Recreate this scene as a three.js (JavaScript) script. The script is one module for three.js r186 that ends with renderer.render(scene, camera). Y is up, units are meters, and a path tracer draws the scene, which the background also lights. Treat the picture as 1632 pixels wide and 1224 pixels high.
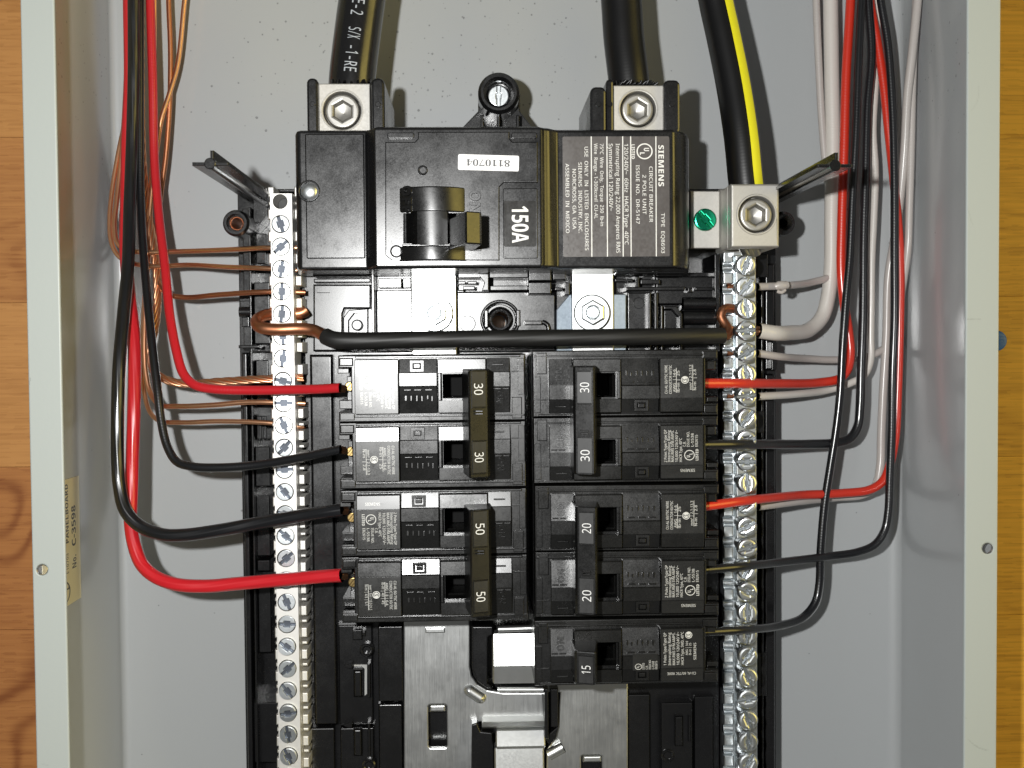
import * as THREE from 'three';
import { Brush, Evaluator, SUBTRACTION } from 'three-bvh-csg';
import { mergeGeometries, mergeVertices } from 'three/addons/utils/BufferGeometryUtils.js';
import { FontLoader } from 'three/addons/loaders/FontLoader.js';
import { TextGeometry } from 'three/addons/geometries/TextGeometry.js';
import { RectAreaLightUniformsLib } from 'three/addons/lights/RectAreaLightUniformsLib.js';

// ---------------------------------------------------------------- camera, surroundings, light, exposure
const W = 1632, H = 1224, F = 1781, D = 0.52;
const scene = new THREE.Scene();
const camera = new THREE.PerspectiveCamera(2 * Math.atan(H / 2 / F) * 180 / Math.PI, W / H, 0.01, 20);
// The box lies on its back on the floor. Its parts are laid out in panel axes: x right, y towards its top, z out of it.
const LAY = new THREE.Quaternion().setFromAxisAngle(new THREE.Vector3(1, 0, 0), -Math.PI / 2);
const laid = (v) => new THREE.Vector3(v.x, v.z, -v.y);
const LOOK = new THREE.Quaternion().setFromEuler(new THREE.Euler(-1.8 * Math.PI / 180, -1.64 * Math.PI / 180, -0.45 * Math.PI / 180, 'YXZ'));
camera.position.set(0, D, 0);
camera.quaternion.copy(LAY).multiply(LOOK);
camera.updateMatrixWorld(true);
scene.background = new THREE.Color().setRGB(0.085, 0.085, 0.082);      // the dim room in front of the panel
const renderer = new THREE.WebGLRenderer({ antialias: true });
renderer.setSize(1024, 768);
renderer.toneMapping = THREE.LinearToneMapping;
renderer.toneMappingExposure = 1;
renderer.shadowMap.enabled = true;
RectAreaLightUniformsLib.init();

// the camera's own flash, up and to the left of its lens
const flash = new THREE.SpotLight(new THREE.Color().setRGB(1, 1, 0.985), 0.72, 0, 1.2, 0.35, 2);
const FLASH_AT = new THREE.Vector3(-0.054, 0.024, D);
flash.position.copy(laid(FLASH_AT));
flash.target.position.copy(laid(new THREE.Vector3(0.03, -0.02, 0)));
flash.castShadow = true; flash.shadow.radius = 0.28; flash.shadow.mapSize.set(2048, 2048);
scene.add(flash, flash.target);
// the room's warm lamp, out to the right
const LAMP_AT = new THREE.Vector3(1.16, 0.12, 0.7), LAMP_SIZE = 0.8, LAMP_TINT = [1, 0.8, 0.22];
const roomLight = new THREE.RectAreaLight(new THREE.Color().setRGB(...LAMP_TINT), 2.25, LAMP_SIZE, LAMP_SIZE);
roomLight.position.copy(laid(LAMP_AT)); roomLight.lookAt(laid(new THREE.Vector3(0.1, 0, 0.05)));
scene.add(roomLight);

// ---------------------------------------------------------------- helpers
let seed = 7;
const rnd = () => { seed = (seed * 1664525 + 1013904223) >>> 0; return seed / 4294967296; };
const V = (x, y, z) => new THREE.Vector3(x, y, z);
function P(px, py, z) {                       // the point at height z over the back panel that a photo pixel shows
  const d = V((px - W / 2) / F, -(py - H / 2) / F, -1).applyQuaternion(LOOK);
  return V(0, 0, D).addScaledVector(d, (z - D) / d.z);
}
const S = (px, z) => px * (D - z) / F;        // a length of px pixels at height z
function rect(x0, y0, x1, y1, z) {
  const a = P(x0, y0, z), b = P(x1, y0, z), c = P(x0, y1, z), d = P(x1, y1, z);
  return { l: (a.x + c.x) / 2, r: (b.x + d.x) / 2, t: (a.y + b.y) / 2, b: (c.y + d.y) / 2 };
}
const used = {};
function numbered(n) { used[n] = (used[n] ?? -1) + 1; return used[n] ? `${n}_${String(used[n]).padStart(3, '0')}` : n; }
function ready(g) {                           // plain triangles with position, normal, uv
  if (g.index) g = g.toNonIndexed();
  if (!g.attributes.normal) g.computeVertexNormals();
  for (const k of Object.keys(g.attributes)) if (!['position', 'normal', 'uv'].includes(k)) g.deleteAttribute(k);
  if (!g.attributes.uv) g.setAttribute('uv', new THREE.BufferAttribute(new Float32Array(g.attributes.position.count * 2), 2));
  return g;
}
function metres(g) {                          // uv in metres, by the way each face points
  const p = g.attributes.position, n = g.attributes.normal, uv = new Float32Array(p.count * 2);
  for (let i = 0; i < p.count; i++) {
    const ax = Math.abs(n.getX(i)), ay = Math.abs(n.getY(i)), az = Math.abs(n.getZ(i));
    const [u, v] = az >= ax && az >= ay ? [p.getX(i), p.getY(i)] : ax >= ay ? [p.getZ(i), p.getY(i)] : [p.getX(i), p.getZ(i)];
    uv[2 * i] = u; uv[2 * i + 1] = v;
  }
  g.setAttribute('uv', new THREE.BufferAttribute(uv, 2));
  return g;
}
const join = (list, keepUv) => { const g = mergeGeometries([list].flat(9).map((x) => ready(x)), false); return keepUv ? g : metres(g); };
const bases = new Map();
// a thing: a Group at its base; its parts are children built in panel axes
function thing(name, label, category, at, group) {
  const o = new THREE.Group(); o.name = numbered(name); o.position.copy(laid(at)); o.quaternion.copy(LAY); bases.set(o, at.clone()); scene.add(o);
  o.userData = { label, category }; if (group) o.userData.group = group;
  return o;
}
function worldOf(o) { return bases.has(o) ? bases.get(o).clone() : worldOf(o.parent).add(o.position); }   // a parent's place in panel axes
function part(parent, name, geos, mat, label, keepUv) {       // geometry given in world places
  const g = join(geos, keepUv), w = worldOf(parent); g.translate(-w.x, -w.y, -w.z);
  const m = new THREE.Mesh(g, mat); m.name = name; if (label) m.userData.label = label;
  parent.add(m); return m;
}
function local(parent, name, geo, mat, pos, rotZ = 0, label) { // shared geometry put at a place (world place given)
  const m = new THREE.Mesh(geo, mat); m.name = name; m.position.copy(pos).sub(worldOf(parent)); m.rotation.z = rotZ;
  if (label) m.userData.label = label; parent.add(m); return m;
}
// box from world limits with chamfered front edges
function cbox(l, b, r, t, z0, z1, c = 0.0004) {
  c = Math.min(c, (r - l) / 3, (t - b) / 3, (z1 - z0) / 2);
  const ring = (i, z) => [[l + i, b + i, z], [r - i, b + i, z], [r - i, t - i, z], [l + i, t - i, z]];
  const a = ring(0, z0), m = ring(0, z1 - c), f = ring(c, z1), pos = [];
  const quad = (p, q, s, u) => pos.push(...p, ...q, ...s, ...p, ...s, ...u);
  const sides = [[0, -1, 0], [1, 0, 0], [0, 1, 0], [-1, 0, 0]], round = [];
  for (let i = 0; i < 4; i++) { const j = (i + 1) % 4; quad(a[i], a[j], m[j], m[i]); round.push([pos.length / 3, sides[i]]); quad(m[i], m[j], f[j], f[i]); }
  quad(f[0], f[1], f[2], f[3]); quad(a[3], a[2], a[1], a[0]);
  const g = new THREE.BufferGeometry(); g.setAttribute('position', new THREE.Float32BufferAttribute(pos, 3)); g.computeVertexNormals();
  const n = g.attributes.normal, up = [0, 0, 1];                  // the chamfer is shaded as a rounded edge
  for (const [k, s] of round) [s, s, up, s, up, up].forEach((v, q) => n.setXYZ(k + q, ...v));
  return g;
}
function B(x0, y0, x1, y1, z0, z1, c) { const q = rect(x0, y0, x1, y1, z1); return cbox(q.l, q.b, q.r, q.t, z0, z1, c); }
// outline (world xy points) pushed from z0 to z1
function slab(pts, z0, z1, bevel = 0.0003, holes = [], seg = 1) {
  const sh = new THREE.Shape(pts.map((p) => new THREE.Vector2(p.x, p.y)));
  for (const h of holes) sh.holes.push(new THREE.Path(h.map((p) => new THREE.Vector2(p.x, p.y))));
  const g = new THREE.ExtrudeGeometry(sh, { depth: z1 - z0 - 2 * bevel, bevelEnabled: bevel > 0, bevelSize: bevel, bevelThickness: bevel, bevelOffset: -bevel, bevelSegments: seg, curveSegments: 10 });
  g.translate(0, 0, z0 + bevel);
  if (bevel > 0 && seg === 1) {                                     // the front bevel is shaded as a rounded edge
    const p = g.attributes.position, n = g.attributes.normal, A = V(), b = V(), c = V();
    for (let i = 0; i < p.count; i += 3) {
      A.fromBufferAttribute(p, i); b.fromBufferAttribute(p, i + 1).sub(A); c.fromBufferAttribute(p, i + 2).sub(A); b.cross(c).normalize();
      if (b.z < 0.2 || b.z > 0.95) continue;
      const h = Math.hypot(b.x, b.y);
      for (let k = i; k < i + 3; k++) p.getZ(k) > z1 - bevel * 0.5 ? n.setXYZ(k, 0, 0, 1) : n.setXYZ(k, b.x / h, b.y / h, 0);
    }
  }
  return g;
}
const pxPoly = (list, z) => list.map(([x, y]) => P(x, y, z));
const circle = (c, r, n = 24) => Array.from({ length: n }, (_, i) => V(c.x + r * Math.cos(i / n * 2 * Math.PI), c.y + r * Math.sin(i / n * 2 * Math.PI), 0));
function rounded(l, b, r, t, k, n = 5) {
  const out = [];
  for (const [cx, cy, a] of [[r - k, b + k, -90], [r - k, t - k, 0], [l + k, t - k, 90], [l + k, b + k, 180]])
    for (let i = 0; i <= n; i++) { const q = (a + 90 * i / n) * Math.PI / 180; out.push(V(cx + k * Math.cos(q), cy + k * Math.sin(q), 0)); }
  return out;
}
// profile (x, z) pushed along y
function alongY(profile, y0, y1, bevel = 0) {
  const sh = new THREE.Shape(profile.map(([x, z]) => new THREE.Vector2(x, -z)));
  const g = new THREE.ExtrudeGeometry(sh, { depth: y1 - y0 - 2 * bevel, bevelEnabled: bevel > 0, bevelSize: bevel, bevelThickness: bevel, bevelOffset: -bevel, bevelSegments: 2, curveSegments: 8 });
  g.translate(0, 0, bevel); g.rotateX(-Math.PI / 2); g.translate(0, y0, 0); return g;   // (x, -z) -> (x, y, z)
}
// profile (y, z) pushed along x
function alongX(profile, x0, x1, bevel = 0) {
  const sh = new THREE.Shape(profile.map(([y, z]) => new THREE.Vector2(-z, y)));
  const g = new THREE.ExtrudeGeometry(sh, { depth: x1 - x0 - 2 * bevel, bevelEnabled: bevel > 0, bevelSize: bevel, bevelThickness: bevel, bevelOffset: -bevel, bevelSegments: 1, curveSegments: 8 });
  g.translate(0, 0, bevel); g.rotateY(Math.PI / 2); g.translate(x0, 0, 0); return g;    // (-z, y) -> (x, y, z)
}
// turned about an axis towards the viewer: [radius, z] pairs
function turned(c, profile, n = 28, smooth = true) {
  const g = new THREE.LatheGeometry(profile.map(([r, z]) => new THREE.Vector2(Math.max(r, 1e-6), z)), n);
  g.rotateX(Math.PI / 2); g.rotateZ(0.1); g.translate(c.x, c.y, 0);
  if (smooth) return g;
  const f = g.toNonIndexed(); f.deleteAttribute('normal'); f.computeVertexNormals(); return f;
}
// rod with crisp rings: duplicate profile corners so that shading breaks there
function crisp(profile) { const o = []; profile.forEach((p, i) => { o.push(p); if (i && i < profile.length - 1) o.push([p[0] + 1e-7, p[1]]); }); return o; }
function disc(c, r, z0, z1, bevel = 0.0003, n = 28) { return turned(c, crisp([[0, z1], [r - bevel, z1], [r, z1 - bevel], [r, z0], [0, z0]].reverse()), n); }
function ring(c, r, ri, z0, z1, bevel = 0.0005, n = 32) { return turned(c, crisp([[ri, z0], [r, z0], [r, z1 - bevel], [r - bevel, z1], [ri + bevel, z1], [ri, z1 - bevel], [ri, z0]]), n); }
// a round rod swept through points; a0..a1 limits it to a strip of its girth (0 faces the viewer)
function sweep(pts, r, { n = 0, k = 14, a0 = -Math.PI, a1 = Math.PI, caps = true, sharp = false } = {}) {
  const curve = pts.length < 3 ? new THREE.LineCurve3(pts[0], pts[1]) : new THREE.CatmullRomCurve3(pts, false, sharp ? 'catmullrom' : 'centripetal', 0.5);
  const len = curve.getLength(); n = n || Math.max(4, Math.min(220, Math.ceil(len / 0.0016)));
  const c = curve.getSpacedPoints(n), pos = [], nor = [], uv = [], idx = [];
  let N = V(0, 0, 1);
  for (let i = 0; i <= n; i++) {
    const T = c[Math.min(i + 1, n)].clone().sub(c[Math.max(i - 1, 0)]).normalize();
    N = N.addScaledVector(T, -N.dot(T)).normalize();
    const Bn = T.clone().cross(N), rr = (typeof r === 'function' ? r(i / n) : r);
    for (let j = 0; j <= k; j++) {
      const a = a0 + (a1 - a0) * j / k, d = N.clone().multiplyScalar(Math.cos(a)).addScaledVector(Bn, Math.sin(a));
      pos.push(c[i].x + d.x * rr, c[i].y + d.y * rr, c[i].z + d.z * rr); nor.push(d.x, d.y, d.z); uv.push(i / n * len, (j / k));
      if (i < n && j < k) { const q = i * (k + 1) + j; idx.push(q, q + 1, q + k + 1, q + 1, q + k + 2, q + k + 1); }
    }
  }
  const cap = (i, s) => { const T = c[i].clone().sub(c[i - s]).normalize(), b = pos.length / 3; pos.push(c[i].x, c[i].y, c[i].z); nor.push(T.x, T.y, T.z); uv.push(0, 0);
    for (let j = 0; j <= k; j++) { const q = (i * (k + 1) + j) * 3; pos.push(pos[q], pos[q + 1], pos[q + 2]); nor.push(T.x, T.y, T.z); uv.push(0, 0); }
    for (let j = 0; j < k; j++) s > 0 ? idx.push(b, b + 2 + j, b + 1 + j) : idx.push(b, b + 1 + j, b + 2 + j); };
  if (caps) { cap(0, -1); cap(n, 1); }
  const g = new THREE.BufferGeometry();
  g.setAttribute('position', new THREE.Float32BufferAttribute(pos, 3)); g.setAttribute('normal', new THREE.Float32BufferAttribute(nor, 3)); g.setAttribute('uv', new THREE.Float32BufferAttribute(uv, 2)); g.setIndex(idx);
  return g;
}

// ---------------------------------------------------------------- textures
function noiseGrid(n, cells, cellsY = cells) {               // one octave that tiles
  const g = Array.from({ length: cells * cellsY }, rnd), out = new Float32Array(n * n), f = (t) => t * t * (3 - 2 * t);
  for (let y = 0; y < n; y++) for (let x = 0; x < n; x++) {
    const u = x / n * cells, v = y / n * cellsY, i = Math.floor(u), j = Math.floor(v), a = f(u - i), b = f(v - j), i1 = (i + 1) % cells, j1 = (j + 1) % cellsY;
    out[y * n + x] = (g[j * cells + i] * (1 - a) + g[j * cells + i1] * a) * (1 - b) + (g[j1 * cells + i] * (1 - a) + g[j1 * cells + i1] * a) * b;
  }
  return out;
}
function fbm(n, list) { const o = new Float32Array(n * n); let s = 0; for (const [cx, cy, w] of list) { const g = noiseGrid(n, cx, cy); for (let i = 0; i < o.length; i++) o[i] += g[i] * w; s += w; } for (let i = 0; i < o.length; i++) o[i] /= s; return o; }
function tex(n, fn, size, srgb) {                            // fn(i) -> [r, g, b] 0..1
  const d = new Uint8Array(n * n * 4);
  for (let i = 0; i < n * n; i++) { const c = fn(i), a = Array.isArray(c) ? c : [c, c, c]; for (let k = 0; k < 3; k++) d[4 * i + k] = Math.max(0, Math.min(255, Math.round(a[k] * 255))); d[4 * i + 3] = 255; }
  const t = new THREE.DataTexture(d, n, n); t.wrapS = t.wrapT = THREE.RepeatWrapping; t.magFilter = THREE.LinearFilter; t.minFilter = THREE.LinearMipmapLinearFilter;
  const [sx, sy] = Array.isArray(size) ? size : [size, size]; t.repeat.set(1 / sx, 1 / sy);
  if (srgb) t.colorSpace = THREE.SRGBColorSpace; t.needsUpdate = true; return t;
}
const speck = fbm(512, [[256, 256, 1]]), soft = fbm(512, [[4, 4, 1], [9, 9, 0.7], [22, 22, 0.5]]), mid = fbm(512, [[40, 40, 1], [90, 90, 0.8]]);
const plasticRough = tex(512, (i) => 0.72 + 0.4 * (soft[i] - 0.5) + 0.12 * (mid[i] - 0.5) + 0.2 * (speck[i] - 0.5), 0.07);
const plasticBump = tex(512, (i) => 0.5 + 0.5 * (speck[i] - 0.5) + 0.3 * (mid[i] - 0.5), 0.04);
const dusty = tex(512, (i) => { const s = speck[(i * 7 + 1311) % 262144] > 0.9 ? 2.6 : 1, q = (0.85 + 0.3 * soft[i]) * s * 0.3; return [q, q, q]; }, 0.06);
const paintBump = tex(512, (i) => 0.5 + 0.6 * (mid[i] - 0.5) + 0.2 * (speck[i] - 0.5), 0.06);
const brushX = fbm(512, [[4, 256, 1], [12, 160, 0.7], [60, 256, 0.4]]), brushY = fbm(512, [[256, 4, 1], [160, 12, 0.7], [256, 60, 0.4]]);
const brushedV = tex(512, (i) => 0.8 + 0.22 * (brushY[i] - 0.5) + 0.2 * (soft[i] - 0.5), 0.04), brushedVBump = tex(512, (i) => brushY[i], 0.03);
const grainy = tex(512, (i) => 0.8 + 0.16 * (mid[i] - 0.5) + 0.14 * (speck[i] - 0.5), 0.02), grainyBump = tex(512, (i) => 0.5 + 0.6 * (mid[i] - 0.5) + 0.5 * (speck[i] - 0.5), 0.016);
const tarnish = tex(512, (i) => { const q = soft[i] * 0.7 + mid[i] * 0.3; return [0.8 + 0.25 * q, 0.7 + 0.35 * q, 0.6 + 0.45 * q]; }, [0.03, 1]);
const twist = tex(256, (i) => { const x = i % 256, y = Math.floor(i / 256); return 0.5 + 0.5 * Math.sin((x / 256 * 2 + y / 256 * 8) * 2 * Math.PI) * 0.8; }, [0.05, 1]);
const rib = tex(256, (i) => { const x = i % 256; return 0.5 + 0.3 * Math.sin((x / 256 * 24 + 1.4 * soft[x]) * 2 * Math.PI) * (0.4 + 1.2 * mid[x * 2]) + 0.4 * (speck[(i * 3) % 262144] - 0.5); }, [0.03, 1]);
// dark specks of dust lie on the paint of the back panel
const dustSpots = new Float32Array(2048 * 2048);
for (let k = 0; k < 620; k++) {
  const near = k < 470, gx = near ? -0.02 + (rnd() + rnd() + rnd() - 1.5) * 0.11 : (rnd() - 0.5) * 0.4, gy = near ? 0.125 + (rnd() + rnd() - 1) * 0.075 : (rnd() - 0.5) * 0.44, cx = Math.floor((gx / 0.5 + 1) * 2048) % 2048, cy = Math.floor((gy / 0.5 + 1) * 2048) % 2048, r = 0.6 + rnd() * rnd() * 2.2;
  for (let y = -2; y <= 2; y++) for (let x = -2; x <= 2; x++) if (x * x + y * y <= r * r) dustSpots[((cy + y + 2048) % 2048) * 2048 + (cx + x + 2048) % 2048] = 0.3 + 0.5 * rnd();
}
const paintDust = tex(2048, (i) => { const q = 1 - 0.8 * dustSpots[i]; return [q, q, q * 0.99]; }, 0.5, false);
// faint scratches and rubbed spots on the flanges
const scuffs = new Float32Array(1024 * 1024);
for (let k = 0; k < 170; k++) { let x = rnd() * 1024, y = rnd() * 1024; const a = rnd() * 6.3, n = 4 + rnd() * 26, s = 0.06 + 0.16 * rnd() * rnd() * 2, bend = (rnd() - 0.5) * 0.1; for (let i = 0; i < n; i++) { const q = Math.floor(y + 1024) % 1024 * 1024 + Math.floor(x + 1024) % 1024; scuffs[q] = Math.max(scuffs[q], s * (0.5 + rnd())); x += Math.cos(a + bend * i); y += Math.sin(a + bend * i); } }
const lipWear = tex(1024, (i) => { const q = 1 - scuffs[i]; return [q, q, q]; }, 0.4, false);
// figured oak boards
function woodTexture(dark, light, figure, streak, swirl = 0) {
  const n = 1024, a = fbm(n, [[2, 6, 1], [4, 14, 0.5]]), b = fbm(n, [[5, 220, 1], [14, 500, 0.9], [30, 700, 0.6]]), c = fbm(n, [[3, 3, 1], [8, 9, 0.5]]), p = fbm(n, [[40, 500, 1]]);
  return tex(n, (i) => {
    const y = Math.floor(i / n) / n, w = Math.sin((swirl ? c[i] * swirl + y * 4 + a[i] * 2 : y * 16 + a[i] * 9) * 2 * Math.PI), q = Math.pow(0.5 + 0.5 * w, 4) * (0.3 + 1.2 * c[i]);
    const m = Math.max(0, Math.min(1, figure * q + streak * (b[i] - 0.32) + 0.5 * (c[i] - 0.42) + (p[i] > 0.72 ? 0.25 : 0)));
    return [0, 1, 2].map((k) => light[k] + (dark[k] - light[k]) * m);
  }, 0.3, false);
}

// ---------------------------------------------------------------- materials
const std = (c, rough, metal = 0, extra = {}) => new THREE.MeshPhysicalMaterial({ color: new THREE.Color().setRGB(...c), roughness: rough, metalness: metal, ior: extra.roughnessMap === plasticRough ? 1.7 : 1.5, ...extra });
const M = {
  plastic: std([0.005, 0.005, 0.0055], 0.345, 0, { roughnessMap: plasticRough, bumpMap: plasticBump, bumpScale: 0.000005 }),
  gloss: std([0.005, 0.005, 0.0055], 0.33, 0, { roughnessMap: plasticRough, bumpMap: plasticBump, bumpScale: 0.000003 }),
  breaker: std([0.02, 0.02, 0.019], 0.37, 0, { map: dusty, roughnessMap: plasticRough, bumpMap: plasticBump, bumpScale: 0.000006 }),
  handle: std([0.004, 0.004, 0.004], 0.4, 0, { roughnessMap: plasticRough, bumpMap: plasticBump, bumpScale: 0.000005 }),
  paint: std([0.415, 0.43, 0.44], 0.45, 0, { clearcoat: 0.9, clearcoatRoughness: 0.17, map: paintDust, bumpMap: paintBump, bumpScale: 0.000025 }),
  lip: std([0.415, 0.45, 0.435], 0.45, 0, { map: lipWear, bumpMap: paintBump, bumpScale: 0.000025 }),
  alu: std([0.54, 0.525, 0.49], 0.8, 1, { roughnessMap: grainy, bumpMap: grainyBump, bumpScale: 0.000002 }),
  tin: std([0.8, 0.785, 0.75], 0.74, 1, { roughnessMap: grainy, bumpMap: grainyBump, bumpScale: 0.000002 }),
  bus: std([0.72, 0.73, 0.72], 0.44, 1, { roughnessMap: brushedV, bumpMap: brushedVBump, bumpScale: 0.0000012 }),
  zinc: std([0.79, 0.825, 0.84], 0.42, 1, { roughnessMap: grainy, bumpMap: grainyBump, bumpScale: 0.000002 }),
  steel: std([0.55, 0.54, 0.5], 0.42, 1, { roughnessMap: grainy }),
  brass: std([0.34, 0.24, 0.1], 0.4, 1, { roughnessMap: grainy }),
  setScrew: std([0.4, 0.39, 0.365], 0.62, 1, { roughnessMap: grainy, bumpMap: grainyBump, bumpScale: 0.000003 }),
  strapSteel: std([0.42, 0.48, 0.54], 0.9, 1, { roughnessMap: grainy }),
  pit: std([0.003, 0.003, 0.003], 0.95),
  bright: std([0.72, 0.73, 0.72], 0.48, 1, { roughnessMap: grainy }),
  neutralSocket: std([0.3, 0.32, 0.34], 0.5, 1),
  socket: std([0.1, 0.11, 0.13], 0.5, 1),
  green: std([0.02, 0.42, 0.22], 0.3, 1, { roughnessMap: grainy }),
  copper: std([1, 0.58, 0.36], 0.42, 1, { map: tarnish, roughnessMap: grainy }),
  oldCopper: std([0.66, 0.3, 0.17], 0.5, 1, { map: tarnish, roughnessMap: grainy }),
  black: std([0.006, 0.0065, 0.008], 0.34, 0, { clearcoat: 0.6, clearcoatRoughness: 0.16, bumpMap: rib, bumpScale: 0.000035 }),
  blackThick: std([0.006, 0.0065, 0.008], 0.34, 0, { clearcoat: 0.6, clearcoatRoughness: 0.14, bumpMap: twist, bumpScale: 0.00012 }),
  rubber: std([0.011, 0.011, 0.011], 0.5, 0, { bumpMap: twist, bumpScale: 0.00006 }),
  cable: std([0.004, 0.004, 0.0045], 0.36, 0, { bumpMap: rib, bumpScale: 0.00001 }),
  red: std([0.5, 0.011, 0.018], 0.36, 0, { clearcoat: 0.5, clearcoatRoughness: 0.18, bumpMap: rib, bumpScale: 0.000035 }),
  redOrange: std([0.62, 0.03, 0.012], 0.36, 0, { clearcoat: 0.5, clearcoatRoughness: 0.18, bumpMap: rib, bumpScale: 0.000035 }),
  redThick: std([0.56, 0.012, 0.02], 0.36, 0, { clearcoat: 0.5, clearcoatRoughness: 0.18, bumpMap: twist, bumpScale: 0.00012 }),
  white: std([0.64, 0.6, 0.55], 0.4, 0, { clearcoat: 0.4, clearcoatRoughness: 0.2, bumpMap: rib, bumpScale: 0.000035 }),
  grey: std([0.48, 0.44, 0.41], 0.42, 0, { clearcoat: 0.4, clearcoatRoughness: 0.2, bumpMap: rib, bumpScale: 0.000035 }),
  yellow: std([0.78, 0.74, 0.02], 0.4),
  blue: std([0.03, 0.15, 0.7], 0.4, 0, { bumpMap: plasticBump, bumpScale: 0.0001 }),
};
const printRough = plasticRough.clone(); printRough.repeat.set(0.25, 0.25);
// a sheet of print: draw(ctx) on a w x h canvas
function print(w, h, draw, rough = 0.5) {
  const c = document.createElement('canvas'); c.width = w; c.height = h; const x = c.getContext('2d'); draw(x, w, h);
  const t = new THREE.CanvasTexture(c); t.colorSpace = THREE.SRGBColorSpace; t.anisotropy = 4;
  return new THREE.MeshPhysicalMaterial({ map: t, roughness: rough * 0.9, roughnessMap: printRough, ior: 1.7 });
}
// thin printed plate: w x h metres, lying at centre c, turned rotZ; its front carries the whole print
function plate(w, h, thick) {
  const g = new THREE.BoxGeometry(w, h, thick).toNonIndexed(), p = g.attributes.position, uv = g.attributes.uv;
  for (let i = 0; i < p.count; i++) uv.setXY(i, p.getX(i) / w + 0.5, p.getY(i) / h + 0.5);
  return g;
}
function card(w, h, thick, k = 0.0006) {      // a plate with rounded corners
  const g = slab(rounded(-w / 2, -h / 2, w / 2, h / 2, k, 4), -thick / 2, thick / 2, 0), p = g.attributes.position, uv = g.attributes.uv;
  for (let i = 0; i < p.count; i++) uv.setXY(i, p.getX(i) / w + 0.5, p.getY(i) / h + 0.5);
  return g;
}
function writeLine(x, s, cx, cy, width, size, weight = '', face = 'sans-serif', align = 'left') {   // text squeezed to a given width
  x.font = `${weight} ${size}px ${face}`; x.textBaseline = 'middle'; x.textAlign = 'left';
  const m = x.measureText(s).width || 1, k = width / m; x.save(); x.translate(cx, cy); x.scale(k, 1); x.fillText(s, 0, 0); x.restore();
}
const font = await new FontLoader().loadAsync('fonts/droid/droid_sans_bold.typeface.json');
function raised(s, size, depth) { const g = new TextGeometry(s, { font, size, depth: depth * 0.5, curveSegments: 3, bevelEnabled: true, bevelSize: size * 0.03, bevelThickness: depth * 0.5, bevelSegments: 1 }); g.computeBoundingBox(); const b = g.boundingBox; g.translate(-(b.min.x + b.max.x) / 2, -(b.min.y + b.max.y) / 2, 0); return g; }

// ---------------------------------------------------------------- the floor of oak boards
const FLOOR = -0.0035;
{
  const floor = new THREE.Group(); floor.name = 'floor'; floor.userData = { kind: 'structure', label: 'oak floor of wide boards under the steel box' };
  floor.quaternion.copy(LAY); scene.add(floor); bases.set(floor, V(0, 0, 0));
  const varnish = (t) => std([1, 1, 1], 0.4, 0, { map: t, clearcoat: 0.2, clearcoatRoughness: 0.25 });
  const left = [varnish(woodTexture([0.26, 0.085, 0.023], [0.5, 0.21, 0.062], 0.75, 0.6, 13)), varnish(woodTexture([0.38, 0.16, 0.042], [0.6, 0.285, 0.086], 0.12, 0.85)), varnish(woodTexture([0.35, 0.135, 0.037], [0.57, 0.26, 0.078], 0.2, 0.8))];
  const right = varnish(woodTexture([0.42, 0.2, 0.025], [0.8, 0.45, 0.066], 0.2, 0.85));
  const seam = P(40, 744, FLOOR).y, wide = 0.076;
  for (let k = -6; k <= 6; k++) for (const s of [0, 1]) {
    const g = join([cbox(s ? 0.02 + 0.0002 : -0.75, seam + k * wide + 0.00004, s ? 0.95 : 0.02, seam + (k + 1) * wide - 0.00004, FLOOR - 0.012, FLOOR, 0.00012)]);
    const uv = g.attributes.uv, du = rnd(), dv = rnd() * 0.3;
    for (let i = 0; i < uv.count; i++) uv.setXY(i, uv.getX(i) + du, uv.getY(i) + dv);
    const m = new THREE.Mesh(g, s ? right : left[k < 0 ? 0 : k === 1 ? 2 : k % 2 ? 2 : 1]); m.name = 'board'; floor.add(m);
  }
  // sub-floor under the boards
  part(floor, 'subfloor', [cbox(-0.9, -0.6, 1.1, 0.6, FLOOR - 0.03, FLOOR - 0.0125)], std([0.1, 0.06, 0.03], 0.8));
}

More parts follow.
